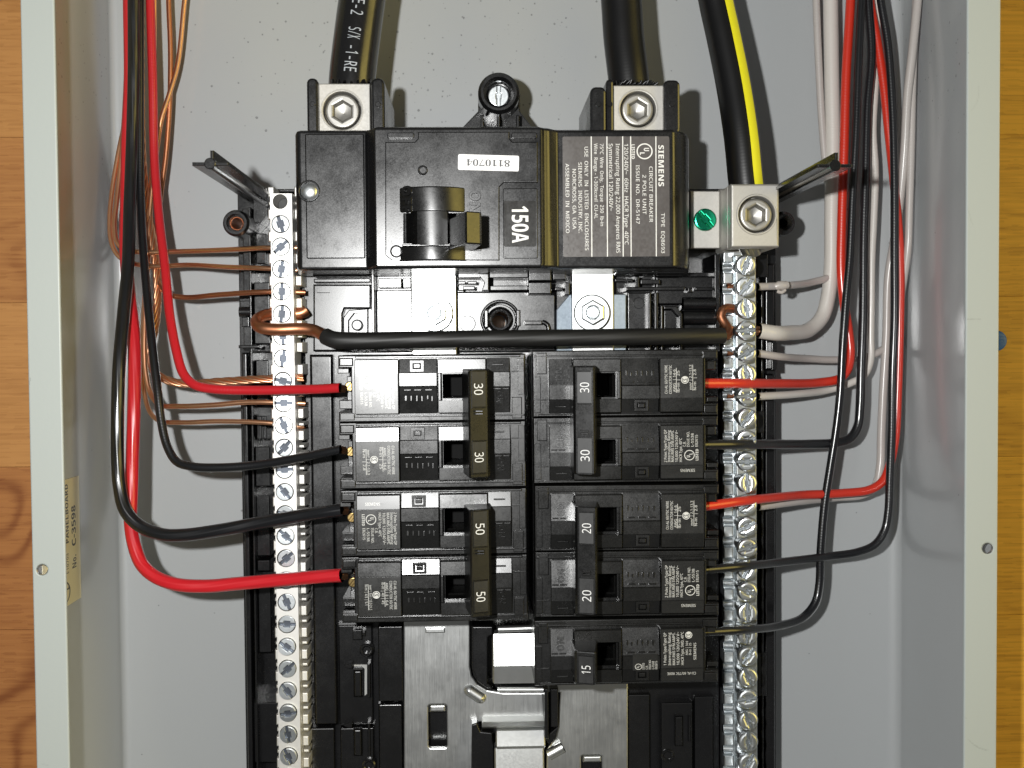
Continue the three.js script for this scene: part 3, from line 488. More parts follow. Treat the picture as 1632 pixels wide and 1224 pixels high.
// ---------------------------------------------------------------- bus bars
function nut(parent, px, py, z) {
  const c = P(px, py, z), r = S(20.5, z), hex = Array.from({ length: 6 }, (_, i) => V(c.x + r * Math.cos(i * Math.PI / 3 + Math.PI / 6), c.y + r * Math.sin(i * Math.PI / 3 + Math.PI / 6), 0));
  part(parent, 'washer', [disc(c, S(29.5, z), z - 0.005, z - 0.0035, 0.0005, 36)], M.zinc);
  part(parent, 'hex_nut', [slab(hex, z - 0.0036, z, 0.0006, [circle(c, S(10.5, z), 20)], 2)], M.zinc);
  part(parent, 'threaded_stud', [turned(c, crisp([[0, z + 0.001], [S(8, z), z + 0.001], [S(9.6, z), z + 0.0002], [S(9.6, z), z - 0.004]].reverse()), 20)], M.zinc);
}
{
  const zs = 0.0515, zl = 0.0495;
  const a = thing('bus_bar', 'left flat grey metal bus bar with an oblong slot, below the 50 breaker', 'bus bar', P(692, 760, 0.046), 'bus bars');
  part(a, 'top_strap', [B(655, 424, 728, 566, 0.049, zs + 0.0006, 0.0007)], M.bus); nut(a, 692, 499, 0.0595);
  part(a, 'bar', [slab(pxPoly([[642, 566], [749, 566], [749, 1062], [752, 1078], [761, 1091], [776, 1100], [800, 1104], [866, 1104], [868, 1151], [764, 1151], [754, 1160], [752, 1300], [644, 1300]], zl), 0.047, zl, 0.0006, [rounded(...(() => { const q = rect(683, 1123, 712, 1192, zl); return [q.l, q.b, q.r, q.t]; })(), 0.0011, 3)], 2)], M.bus);
  part(a, 'bent_tab', [B(684, 1123, 711, 1136, 0.044, zl + 0.0002, 0.0012)], M.bright);
  const d = sweep([P(748, 1100, zl), P(766, 1112, zl)], S(9.5, zl)); part(a, 'dimple', [d, turned(P(748, 1100, zl), [[0, zl + S(9.5, zl)], [S(7, zl), zl + S(7, zl)], [S(9.5, zl), zl]].reverse(), 14), turned(P(766, 1112, zl), [[0, zl + S(9.5, zl)], [S(7, zl), zl + S(7, zl)], [S(9.5, zl), zl]].reverse(), 14)], M.bright);
  // bent stab
  const yy = (py) => P(820, py, 0.056).y, x0 = P(768, 1150, 0.054).x, x1 = P(868, 1150, 0.054).x, x2 = P(790, 1150, 0.056).x;
  part(a, 'stab', [alongX([[yy(1148), 0.0488], [yy(1153), 0.0535], [yy(1158), 0.0555], [yy(1163), 0.0535], [yy(1166), 0.050], [yy(1166), 0.048]], x0, x1, 0.0003), alongX([[yy(1164), 0.050], [yy(1166), 0.055], [yy(1186), 0.0585], [yy(1192), 0.057], [yy(1193), 0.050]], x2, x1, 0.0005)], M.bright);
  part(a, 'slot_lip', [B(678, 1001, 709, 1009, 0.048, zl + 0.0012, 0.0005)], M.bright);
  const b = thing('bus_bar', 'right flat yellowish metal bus bar, coming out below the 15 breaker', 'bus bar', P(945, 760, 0.046), 'bus bars');
  part(b, 'side_strap', [slab(pxPoly([[887, 494], [908, 469], [998, 469], [998, 562], [887, 562]], zs - 0.001), 0.047, zs - 0.001, 0.0004)], M.strapSteel);
  part(b, 'top_strap', [B(911, 424, 979, 566, 0.049, zs + 0.0008, 0.0007)], M.bus); nut(b, 945, 498, 0.0595);
  part(b, 'bar', [slab(pxPoly([[866, 566], [1001, 566], [1001, 1300], [870, 1300], [871, 1195], [884, 1176], [890, 1150], [893, 1104], [866, 1104]], zl - 0.0012), 0.045, zl - 0.0012, 0.0006, [rounded(...(() => { const q = rect(927, 1205, 960, 1270, zl); return [q.l, q.b, q.r, q.t]; })(), 0.0011, 3)], 2)], M.bus);
  part(b, 'bent_tab', [B(929, 1205, 959, 1216, 0.042, zl - 0.0006, 0.0012)], M.bright);
  const y1 = (py) => P(820, py, 0.06).y;
  part(b, 'stab', [alongX([[y1(1014), 0.049], [y1(1014), 0.0560], [y1(1062), 0.0590], [y1(1064), 0.0585], [y1(1092), 0.0575], [y1(1093), 0.049]], P(785, 1050, 0.057).x, P(855, 1050, 0.057).x, 0.0006)], M.bright);
  part(b, 'stab_rod', [sweep([P(794, 1003, 0.058), P(856, 1001, 0.058)], S(5, 0.058))], M.bright); part(b, 'stab_rod', [sweep([P(793, 1099, 0.058), P(866, 1099, 0.058)], S(4, 0.058))], M.bright);
  part(b, 'stab', [alongX([[y1(1196), 0.049], [y1(1196), 0.0565], [y1(1300), 0.0600], [y1(1301), 0.049]], P(788, 1200, 0.057).x, P(867, 1200, 0.057).x, 0.0006)], M.bright);
  part(b, 'dimple', [sweep([P(874, 1203, zl), P(897, 1190, zl)], S(9, zl))], M.bright);
  // the plastic hoods between the two bars
  const h = thing('stab_hood', 'black plastic hood between the two bus bars beside the fifteen amp breaker', 'plastic hood', P(780, 1100, 0.0425));
  part(h, 'hood_wall', [slab(pxPoly([[752, 998], [786, 998], [786, 1012], [778, 1016], [778, 1090], [786, 1098], [776, 1098], [760, 1086], [752, 1066]], 0.056), 0.0425, 0.056, 0.0008)], M.gloss);
  part(h, 'hood_post', [B(868, 1098, 874, 1178, 0.0425, 0.06, 0.0006), B(877, 1098, 890, 1160, 0.0425, 0.054, 0.0006), slab(pxPoly([[868, 1176], [890, 1158], [886, 1176], [876, 1190]], 0.054), 0.0425, 0.054, 0.0005)], M.gloss);
  part(h, 'hood_wall', [slab(pxPoly([[752, 1155], [760, 1152], [766, 1166], [784, 1168], [787, 1196], [787, 1300], [752, 1300]], 0.055), 0.0425, 0.055, 0.0006)], M.gloss);
}

// ---------------------------------------------------------------- main breaker
function cut(g, l, b, r, t, z0, z1) {
  const one = new Brush(mergeVertices(ready(g))), two = new Brush(new THREE.BoxGeometry(r - l, t - b, z1 - z0)); two.position.set((l + r) / 2, (b + t) / 2, (z0 + z1) / 2); one.updateMatrixWorld(); two.updateMatrixWorld();
  const ev = new Evaluator(); ev.useGroups = false; return ev.evaluate(one, two, SUBTRACTION).geometry;
}
const BLACKTEXT = '#15161a';
{
  const mb = thing('main_breaker', 'large black main breaker across the top, with the grey rating label and 150A plate', 'main breaker', P(786, 318, 0.05));
  const zs = 0.0862, zp = 0.0925, X = (px, z) => P(px, 318, z).x, y0 = P(786, 429, zs).y, y1 = P(786, 206, zs).y;
  const prof = [[472, 0.05], [472, 0.0835], [473.5, 0.0852], [477, 0.0860], [481, zs], [582, zs], [585, zs + 0.0004], [597, zp - 0.0005], [600, zp], [860, zp], [864, zp - 0.0004], [868, zp - 0.0022], [872, zp - 0.0026], [877, zp - 0.003], [887, zs + 0.0004], [891, zs], [1070, zs], [1076, zs - 0.0004], [1090, zs - 0.0045], [1096, zs - 0.009], [1098, zs - 0.014], [1098, 0.05]].map(([px, z]) => [X(px, z), z]);
  const pocket = rect(641, 338, 745, 390, 0.0925);
  part(mb, 'housing', [cut(soften(alongY(prof, y0, y1, 0.0016)), pocket.l, pocket.b, pocket.r, pocket.t, 0.066, 0.11)], M.plastic);
  const pl = (x0, yy0, x1, yy1, z0, z1, k = 0.001, bv = 0.0003) => { const q = rect(x0, yy0, x1, yy1, z1); return slab(rounded(q.l, q.b, q.r, q.t, k, 3), z0, z1, bv); };
  part(mb, 'cover_panel', [pl(487, 213, 581, 412, zs - 0.001, zs + 0.0007, 0.0006, 0.0005)], M.plastic);
  const q1 = rect(612, 213, 859, 417, zp + 0.0006), hole = pxPoly([[797, 293], [859.5, 293], [859.5, 411], [797, 411]], zp + 0.0006);
  { const oL = pxPoly([[614, 226], [661, 226], [666, 221], [666, 210], [812, 210], [812, 221], [817, 226], [857, 226], [857, 291], [803, 291], [796, 298], [796, 415], [624, 415], [614, 407]], zp + 0.0008);
    part(mb, 'front_panel', [slab(oL, zp - 0.001, zp + 0.0009, 0.0004, [[[641, 338], [745, 338], [745, 390], [641, 390]].map(([x, y]) => P(x, y, zp + 0.0008))])], M.plastic); }
  part(mb, 'front_tab', [pl(617, 211, 660, 221, zp - 0.001, zp + 0.0006, 0.0008)], M.plastic); part(mb, 'front_tab', [pl(815, 211, 856, 221, zp - 0.001, zp + 0.0006, 0.0008)], M.plastic);
  part(mb, 'plate_pocket', [pl(802, 300, 857, 412, zp - 0.001, zp + 0.0004, 0.0006)], M.plastic);
  part(mb, 'moulding_dimple', [ring(P(674, 272, zp), S(8, zp), S(4.5, zp), zp, zp + 0.0014, 0.0004)], M.plastic);
  // toggle: a drum that runs across, and the lever
  const dz = zp, R = 0.0180, cz = zp + 0.0058 - R, cx = (X(634, 0.096) + X(743, 0.096)) / 2, half = (X(743, 0.096) - X(634, 0.096)) / 2;
  const arc = [], A = Math.asin(half / R); for (let i = 0; i <= 20; i++) { const a = -A + 2 * A * i / 20; arc.push([cx + R * Math.sin(a), cz + R * Math.cos(a)]); }
  arc.push([cx + half, zp - 0.002], [cx - half, zp - 0.002]); arc.reverse();
  const coreArc = [[X(641, zp), zp - 0.003], [X(646, zp), zp - 0.0028]]; for (let i = 0; i <= 12; i++) { const a = -0.32 + 0.64 * i / 12; coreArc.push([cx + R * Math.sin(a) + 0.0001, cz + R * Math.cos(a)]); } coreArc.push([cx + R * Math.sin(0.32) + 0.0004, 0.066], [X(641, zp), 0.066]); coreArc.reverse();
  const Y = (py, z) => P(690, py, z).y;
  const tg = part(mb, 'toggle_drum', [soften(alongY(arc, Y(337, 0.097), Y(297, 0.097), 0.0006)), soften(alongY(arc, Y(415, 0.097), Y(391, 0.097), 0.0006)), soften(alongY(coreArc, Y(391, 0.097), Y(337, 0.097)))], M.handle);
  const lev = [[716, 0.070], [716, 0.098], [741, 0.1195], [744, 0.121], [764, 0.1182], [767, 0.1165], [757, 0.0965], [742, 0.095], [740, 0.070]].map(([px, z]) => [X(px, z), z]).reverse();
  part(mb, 'toggle_lever', [alongY(lev, Y(390, 0.118), Y(338, 0.118), 0.0005)], M.handle);
  part(mb, 'toggle_frame', [B(641, 389, 760, 392, zp, zp + 0.0052)], M.handle);
  { const g = raised('OFF', 0.0041, 0.0009); g.rotateZ(-Math.PI / 2); g.rotateY(-0.44); const p = P(649, 317, 0.097); g.translate(p.x, p.y, 0.0956); part(mb, 'raised_lettering', [g], M.handle); }
  { const g = raised('ON', 0.0042, 0.0009); g.rotateZ(-Math.PI / 2); const p = P(757, 322, zp); g.translate(p.x, p.y, zp + 0.0008); part(mb, 'raised_lettering', [g], M.plastic); }
  { const p = P(632, 401, zp); part(mb, 'raised_mark', [ring(V(p.x, p.y, 0), S(10, zp), S(7.5, zp), zp, zp + 0.0015, 0.0003)], M.plastic); part(mb, 'raised_mark', [B(748, 396, 767, 399.5, zp, zp + 0.0014, 0.0002)], M.plastic); }
  // printed plates
  const stick = (mat, name, x0, yy0, x1, yy1, z, rot, label, tilt = 0) => {
    const q = rect(x0, yy0, x1, yy1, z), w = q.r - q.l, h = q.t - q.b, g = Math.abs(rot) === 90 ? card(h, w, 0.0002) : card(w, h, 0.0002);
    g.rotateZ(rot * Math.PI / 180 + tilt); g.translate((q.l + q.r) / 2, (q.t + q.b) / 2, z); return part(mb, name, [g], mat, label, true);
  };
  const rating = print(1044, 918, (x, w, h) => {
    x.fillStyle = '#4b4644'; x.fillRect(0, 0, w, h);
    for (let i = 0; i < 900; i++) { x.fillStyle = `rgba(${rnd() < 0.5 ? '20,20,20' : '120,115,110'},${0.25 * rnd()})`; x.fillRect(rnd() * w, rnd() * h, 1 + rnd() * 3, 1 + rnd() * 2); }
    x.fillStyle = '#e9e9e6'; x.strokeStyle = '#e9e9e6';
    const T = (s, c, a, b, size, wt) => writeLine(x, s, (a - 120) * 1.2, (1300 - c) * 1.2, (b - a) * 1.2, size, wt), rule = (c) => x.fillRect(0, (1300 - c) * 1.2 - 5, w, 9);
    T('SIEMENS', 1240, 180, 485, 66, 'bold'); T('TYPE  EQ8693', 1252, 675, 970, 44); rule(1203);
    T('CIRCUIT BREAKER', 1167, 335, 742, 44); T('2 POLE UNIT', 1120, 395, 685, 44); T('ISSUE NO.  DR-5147', 1072, 325, 755, 44);
    x.lineWidth = 11; x.beginPath(); x.arc((228 - 120) * 1.2, (1300 - 1122) * 1.2, 64, 0, 7); x.stroke(); writeLine(x, 'U', 96, 198, 36, 62, 'bold'); writeLine(x, 'L', 134, 234, 30, 58, 'bold'); T('LISTED', 1040, 175, 285, 40, 'bold');
    rule(1022); T('120/240V~  60Hz  HACR Type  40\u00B0C', 990, 170, 905, 46); rule(965);
    T('Interrupting Rating 22,000 Amperes RMS', 930, 170, 965, 48); T('Symmetrical 120/240V~', 880, 170, 660, 48); rule(852);
    T('75\u00B0C  Wire  Only,  Torque  250  lb-in', 815, 170, 770, 42); T('Wire  Range - 1-300kcmil  CU-AL', 772, 170, 715, 42); rule(740);
    T('USE  ONLY  IN  LISTED  ENCLOSURES', 705, 190, 945, 44); T('SIEMENS  INDUSTRY, INC.', 660, 305, 820, 44); T('NORCROSS, GA  USA', 617, 350, 790, 44); T('ASSEMBLED  IN  MEXICO', 568, 315, 820, 44);
  }, 0.48);
  stick(rating, 'rating_label', 897, 217.5, 1067, 409, zs + 0.00014, -90, 'dark grey label printed in white');
  const amp = print(365, 265, (x, w, h) => { x.fillStyle = '#0b0b0d'; x.fillRect(0, 0, w, h); x.fillStyle = '#f4f4f4'; writeLine(x, '150A', 36, h * 0.5, 300, 190, 'bold'); }, 1);
  stick(amp, 'amp_plate', 803, 320, 854, 393, zp + 0.00056, -90, 'black plate reading 150A');
  const paper = print(392, 108, (x, w, h) => { x.fillStyle = '#f1f1f4'; x.fillRect(0, 0, w, h); x.fillStyle = BLACKTEXT; writeLine(x, '8110704', 56, h * 0.5, 284, 64, 'bold', 'serif'); }, 0.7);
  stick(paper, 'paper_label', 730, 247, 827, 272, zp + 0.00105, 180, 'white paper label with a number', -0.03);
  { const p = P(493, 305, zs), r = S(14.5, zs); part(mb, 'cover_screw', [turned(p, [[0, zs + 0.0015], [r * 0.3, zs + 0.00142], [r * 0.6, zs + 0.00115], [r * 0.85, zs + 0.0007], [r, zs + 0.0001], [r, zs - 0.001]].reverse(), 24)], M.zinc); part(mb, 'screw_recess', [ring(p, S(17.5, zs), S(14.8, zs), zs, zs + 0.0011, 0.0003)], M.plastic); }
  // lugs above the housing
  const lugs = [[508, 133, 590, 545, 176, 32.5, [[489, 124, 507], [592, 124, 613]]], [978, 136, 1058, 1017, 174, 31, [[941, 138, 966], [966, 126, 978], [1058, 127, 1084]]]];
  for (const [x0, yy, x1, cxp, cyp, r, ears] of lugs) {
    const z = 0.078, q = rect(x0, yy, x1, 218, z), b = cbox(q.l, q.b, q.r, q.t, 0.046, 0.0705, 0.0003), lid = slab([V(q.l, q.b, 0), V(q.r, q.b, 0), V(q.r, q.t, 0), V(q.l, q.t, 0)], 0.0706, z, 0.0004, [circle(P(cxp, cyp, z), S(r - 2.6, z), 40)], 2);
    part(mb, 'lug', [b, lid, ring(P(cxp, cyp, z), S(r + 1, z), S(r - 0.6, z), z - 0.001, z + 0.0002, 0.0001, 40)], M.alu); socketScrew(mb, P(cxp, cyp, z), S(r - 3, z), z, M.setScrew);
    for (const [a, t, c] of ears) { const e = rect(a, t, c, 214, 0.081), dot = P((a + c) / 2, 166, 0.0812); part(mb, 'lug_barrier', [slab(rounded(e.l, e.b, e.r, e.t, Math.min(0.0022, (e.r - e.l) * 0.45), 5), 0.03, 0.081, 0.0009, [], 2), disc(dot, S(4.5, 0.081), 0.08, 0.0814, 0.0002, 16)], M.plastic); }
  }
  // plastic skirt under the lower edge
  part(mb, 'skirt', [B(497, 428, 590, 436, 0.048, 0.066), B(600, 428, 652, 434, 0.048, 0.066), B(730, 428, 908, 434, 0.048, 0.066), B(982, 428, 1092, 436, 0.048, 0.062)], M.gloss);
}

// ---------------------------------------------------------------- branch breakers
const s0 = 0.2426e-3, PITCH = 0.0259, ZB = 0.088;
const lx = (px) => (px - 690) * s0, ly = (py) => -(py - 618) * s0;
const shift = (g, dy) => { g = ready(g); if (dy) g.translate(0, dy, 0); return g; };
function put(parent, name, geos, mat, label, keepUv) { const g = join(geos, keepUv), m = new THREE.Mesh(g, mat); m.name = name; if (label) m.userData.label = label; parent.add(m);
  if (!keepUv) { const o = parent.id * 0.0137, uv = g.attributes.uv; for (let i = 0; i < uv.count; i++) uv.setXY(i, uv.getX(i) + o, uv.getY(i) + o * 1.7); }   // each breaker its own grime
  return m; }
const LB = (x0, y0, x1, y1, z0, z1, c = 0.0003) => cbox(lx(x0), ly(y1), lx(x1), ly(y0), z0, z1, c);
const pbg = '#1f1f1e', pfg = '#d6d6d2';
function ulMark(x, cx, cy, r) { x.lineWidth = r * 0.16; x.strokeStyle = pfg; x.beginPath(); x.arc(cx, cy, r, 0, 7); x.stroke(); writeLine(x, 'U', cx - r * 0.5, cy - r * 0.2, r * 0.5, r, 'bold'); writeLine(x, 'L', cx + r * 0.05, cy + r * 0.28, r * 0.42, r * 0.95, 'bold'); }
function csaMark(x, cx, cy, r) { x.fillStyle = pfg; x.beginPath(); x.arc(cx, cy, r, 0, 7); x.fill(); x.fillStyle = pbg; writeLine(x, 'S', cx - r * 0.25, cy, r * 0.6, r * 1.3, 'bold'); x.lineWidth = r * 0.16; x.strokeStyle = pbg; x.beginPath(); x.arc(cx, cy, r * 0.72, 0.8, 5.4); x.stroke(); x.fillStyle = pfg; }
const grime = (x, w, h) => { for (let i = 0; i < 260; i++) { x.fillStyle = `rgba(${rnd() < 0.5 ? '15,15,15' : '110,110,104'},${0.3 * rnd()})`; x.fillRect(rnd() * w, rnd() * h, 1 + rnd() * 2, 1 + rnd() * 2); } };
// writing on a pole's label field, in a sheet 310 long (reading way) and 330 wide
const listed = (pole) => (x, w, h) => {
  x.fillStyle = pbg; x.fillRect(0, 0, w, h); grime(x, w, h); x.fillStyle = pfg; const k = w / 310, T = (s, c, a, b, size, wt) => writeLine(x, s, (a - 265) * k, (575 - c) * k, (b - a) * k, size * k, wt);
  T(`${pole} Poles Type/Type QP`, 540, 285, 545, 30); T('Interrupting Rating', 512, 285, 540, 30); T('MAX.RMS SYM.AMPS.', 484, 285, 540, 30); T('10,000 120/240 V~', 452, 285, 542, 30); T('HACR Type, 40\u00B0C', 420, 285, 478, 30);
  T('C.B.', 390, 408, 452, 28); T('ISSUE NO.', 360, 405, 530, 28); T('L-5538', 326, 405, 515, 28); T('E82615', 294, 405, 502, 28); T('LISTED', 290, 295, 390, 30, 'bold'); ulMark(x, 75 * k, 225 * k, 38 * k);
};
const wiring = (a, b) => (x, w, h) => {
  x.fillStyle = pbg; x.fillRect(0, 0, w, h); grime(x, w, h); x.fillStyle = pfg; const k = w / 310, T = (s, c, y0, y1, size, wt) => writeLine(x, s, (y0 - 785) * k, (575 - c) * k, (y1 - y0) * k, size * k, wt);
  T('CU-AL 60/75C WIRE', 532, 815, 1045, 30); T('CONDUCTOR 60/75C', 498, 815, 1045, 30); T(a[0], 466, 830, 1010, 30); T(a[1], 436, 825, 1000, 30); T(b[0], 338, 845, 1045, 28); T(b[1], 305, 840, 1010, 28);
  x.fillRect(40 * k, 122 * k, 195 * k, 4 * k); x.fillRect(55 * k, 252 * k, 205 * k, 4 * k); csaMark(x, 140 * k, 192 * k, 30 * k); x.fillStyle = pfg;
};
const shortName = (x, w, h) => { x.fillStyle = pbg; x.fillRect(0, 0, w, h); grime(x, w, h); x.fillStyle = pfg; writeLine(x, 'SIEMENS', w * 0.18, h * 0.62, w * 0.36, h * 0.34); };
const single = (x, w, h) => {
  x.fillStyle = pbg; x.fillRect(0, 0, w, h); grime(x, w, h); x.fillStyle = pfg; const k = w / 310, T = (s, r, a, b, size) => writeLine(x, s, a * k, r * k, (b - a) * k, size * k);
  T('1 Poles Type/Type QP', 30, 20, 285, 30); T('Interrupting Rating', 66, 20, 285, 30); T('MAX.RMS SYM.AMPS.', 100, 20, 285, 30); T('10,000 120/240 V~', 134, 20, 290, 30); T('HACR Type, SWD, 40\u00B0C', 168, 20, 290, 30); T('AWG | 14-6', 204, 100, 215, 26); T('lb-in | 25', 230, 100, 200, 26); T('SIEMENS', 268, 60, 200, 30); csaMark(x, 262 * k, 220 * k, 28 * k);
};
const singleSide = (x, w, h) => { x.fillStyle = pbg; x.fillRect(0, 0, w, h); grime(x, w, h); x.fillStyle = pfg; const k = w / 200, T = (s, r, a, b) => writeLine(x, s, a * k, r * k, (b - a) * k, 30 * k); ulMark(x, 45 * k, 60 * k, 34 * k); T('LISTED', 112, 10, 92); T('C.B.', 146, 10, 60); T('ISSUE NO.', 180, 10, 130); T('L-5538', 214, 10, 112); T('E82615', 246, 10, 112); };
const cuStrip = (x, w, h) => { x.fillStyle = pbg; x.fillRect(0, 0, w, h); grime(x, w, h); x.fillStyle = pfg; writeLine(x, 'CU-AL 60/75C WIRE', w * 0.16, h * 0.6, w * 0.7, h * 0.32); };
const PR = { listed: print(496, 528, listed(2), 0.42), w30: print(496, 528, wiring(['AWG  | 14-6', 'lb-in |  25'], ['mm\u00B2 | 2.1-13.3', 'N-m  | 2.8']), 0.42), w50: print(496, 528, wiring(['AWG | 8 | 6-4', 'lb-in | 40 | 45'], ['mm\u00B2 | 8.4 | 13.3-21.2', 'N-m | 4.5 | 5.1']), 0.42), name: print(330, 110, shortName, 0.42), single: print(496, 528, single, 0.42), side: print(300, 390, singleSide, 0.42), cu: print(330, 110, cuStrip, 0.42) };
const numeral = (s) => print(230, 90, (x, w, h) => { x.fillStyle = '#121212'; x.fillRect(0, 0, w, h); x.fillStyle = '#e4e4e2'; writeLine(x, s, 74, h / 2 + 2, 82, 80, ''); }, 0.62);
const NUM = { 30: numeral('30'), 50: numeral('50'), 20: numeral('20'), 15: numeral('15') };

const housingShape = [[541, 565.1], [838, 565.1], [838, 671.3], [541, 671.3], [541, 655], [561, 655], [561, 585], [541, 585]].map(([x, y]) => V(lx(x), ly(y), 0));
const slotHole = [[704, 594], [790, 594], [790, 637], [704, 637]].map(([x, y]) => V(lx(x), ly(y), 0));
const yz = (list, x0, x1) => alongX(list.map(([y, z]) => [ly(y), z]), lx(x0), lx(x1), 0.00025);
function pole(t, dy, prints, hasScrew = true) {
  put(t, 'housing', [shift(slab(housingShape, -0.010, 0, 0.0005, [slotHole]), dy), shift(slab(housingShape, -0.030, -0.0101, 0, [slotHole]), dy), shift(LB(545, 565.2, 838, 671.2, -0.046, -0.0301), dy)], M.breaker);
  put(t, 'end_step', [shift(LB(543, 569, 565, 582, -0.002, 0.0007, 0.0005), dy), shift(LB(538, 586, 556, 594, -0.02, -0.004), dy), shift(LB(543, 657, 566, 668, -0.002, 0.0007), dy), shift(LB(538, 638, 560, 652, -0.03, -0.008), dy)], M.breaker);
  put(t, 'edge_rail', [shift(LB(568, 566.5, 830, 570, -0.001, 0.0009, 0.0003), dy), shift(LB(566, 661, 836, 664, -0.001, 0.0007, 0.0003), dy)], M.breaker);
  put(t, 'outer_ledge', [shift(LB(815, 592, 836, 594, -0.001, 0.0006, 0.0002), dy), shift(LB(816, 634, 832, 668, -0.001, 0.0007, 0.0003), dy), shift(LB(826, 572, 836, 630, -0.001, 0.0005, 0.0002), dy)], M.breaker);
  put(t, 'label_field', [shift(yz([[658, 0], [658, 0.0036], [656.5, 0.004], [594, 0.004], [573, 0.0036], [571, 0.003], [571, 0]], 568, 637), dy)], M.breaker);
  put(t, 'centre_recess', [shift(yz([[658, 0], [658, 0.0012], [616, 0.0034], [614, 0.0039], [594, 0.0039], [593, 0.0023], [571, 0.0011], [571, 0]], 637.6, 698), dy)], M.breaker);
  put(t, 'ridge', [645, 661.5, 678.5].map((x) => shift(LB(x, 619.5, x + 11.5, 621.5, 0.002, 0.0038, 0.0002), dy)), M.breaker);
  put(t, 'raised_mark', [[646, 626, 650, 638], [655, 628, 658, 638], [664, 626, 667, 639], [672, 630, 675, 639], [681, 627, 684, 636], [688, 630, 691, 639]].map(([a, b, c, d]) => shift(LB(a, b, c, d, 0.001, 0.00268, 0.0002), dy)), M.breaker);
  put(t, 'latch_window', [shift(slab([[655, 574], [677, 574], [677, 592], [655, 592]].map(([x, y]) => V(lx(x), ly(y), 0)), 0.001, 0.0028, 0.00012, [[[658.5, 577.5], [673.5, 577.5], [673.5, 588.5], [658.5, 588.5]].map(([x, y]) => V(lx(x), ly(y), 0))]), dy), shift(LB(660.5, 579, 671.5, 586.5, 0.001, 0.0027, 0.0003), dy)], M.breaker);
  put(t, 'handle_guard', [shift(yz([[593.5, 0], [593.5, 0.0039], [573, 0.0035], [571, 0.0029], [571, 0]], 699, 775), dy), shift(yz([[658, 0], [658, 0.0034], [656.5, 0.0038], [638, 0.0038], [638, 0]], 699, 775), dy), shift(LB(699, 594, 704, 638, 0, 0.0038), dy)], M.breaker);
  put(t, 'mark_field', [shift(yz([[658, 0], [658, 0.001], [616, 0.0028], [594, 0.0028], [593, 0.002], [571, 0.0009], [571, 0]], 775.6, 813), dy)], M.breaker);
  put(t, 'ridge', [shift(LB(785, 581, 803, 583, 0.001, 0.0025, 0.0002), dy), shift(LB(788, 619, 799, 621, 0.002, 0.0032, 0.0002), dy), shift(LB(801, 619, 811, 621, 0.002, 0.0032, 0.0002), dy)], M.breaker);
  { const g = raised('ON', 0.0026, 0.0004); g.rotateZ(-Math.PI / 2); g.rotateX(0.14); g.translate(lx(797), ly(634), 0.0020); put(t, 'raised_lettering', [shift(g, dy)], M.breaker); }
  put(t, 'slot_lining', [shift(LB(704.5, 594.5, 789.5, 636.5, -0.0298, -0.028), dy)], M.pit);
  for (const [mat, x0, y0, x1, y1, slope, rot, name] of prints) {
    const w = (x1 - x0) * s0, h = (y1 - y0) * s0, side = Math.abs(rot) === 90, g = side ? plate(h, w, 0.00014) : plate(w, h, 0.00014); g.rotateZ(rot * Math.PI / 180);
    if (slope === 'up') { g.rotateX(-Math.atan2(0.0004, 21 * s0)); g.translate(0, 0, 0.00386); } else if (slope === 'dip') { g.rotateX(0.21); g.translate(0, 0, 0.0024); } else g.translate(0, 0, 0.00404);
    g.translate(lx((x0 + x1) / 2), ly((y0 + y1) / 2) + dy, 0); put(t, name, [g], mat, undefined, true);
  }
  if (hasScrew) { const sg = screwSet(0.0020, 0.0012, 0.0004, 0, 0.0004).map((g) => { g = g.clone(); g.rotateZ(0.9); g.translate(lx(553.5), ly(616) + dy, -0.013); return g; }); put(t, 'terminal_screw', sg, M.brass); put(t, 'terminal_clamp', [shift(LB(547, 600, 560, 645, -0.03, -0.016), dy)], M.handle); }
}
// lever(s): profile leans; y from a to b in the drawing of the upper pole
const TILT = 0.26;
function lever(t, a, b, dy, pads, num, tie) {
  const prof = [[738, -0.006], [737, 0.002], [747, 0.0192], [750, 0.0204], [776, 0.0181], [779.5, 0.0168], [780, -0.006]].map(([x, z]) => [lx(x), z]).reverse();
  const h = put(t, tie ? 'handle_tie' : 'handle', [shift(alongY(prof, ly(b), ly(a), 0.0005), dy)], M.handle, tie ? 'bar joining both handles' : undefined);
  const slope = Math.atan2(0.0021, 26 * s0), top = (x) => 0.0204 - (x - 750) * 0.0021 / 26;
  for (const [y0, y1] of pads) {
    const g = plate((y1 - y0) * s0, 22 * s0, 0.0003); g.rotateZ(-Math.PI / 2); g.rotateY(slope); g.translate(lx(763), ly((y0 + y1) / 2) + dy, top(763) + 0.00022);
    const m = new THREE.Mesh(ready(g), NUM[num]); m.name = 'number_plate'; h.add(m);
    const f = new THREE.Mesh(join([LB(751.5, y0 - 2.5, 774.5, y0 - 0.8, -0.0003, 0.0005, 0.0001), LB(751.5, y1 + 0.8, 774.5, y1 + 2.5, -0.0003, 0.0005, 0.0001)].map((k) => { k = ready(k); k.translate(-lx(763), 0, 0); k.rotateY(slope); k.translate(lx(763), dy, top(763)); return k; })), M.handle); f.name = 'plate_rim'; h.add(f);
  }
  if (tie) { const r = new THREE.Mesh(join([shift(LB(758, 650, 769, 652, 0, 0.0208, 0.0001), dy), shift(LB(758, 654, 769, 656, 0, 0.0208, 0.0001), dy)]), M.handle); r.name = 'tie_mark'; h.add(r); }
  return h;
}
const full = (m) => [m, 569.5, 595, 636, 657, 'flat', -90, 'printed_field'], strip = (m) => [m, 569.5, 574, 636, 593, 'up', 0, 'printed_strip'];
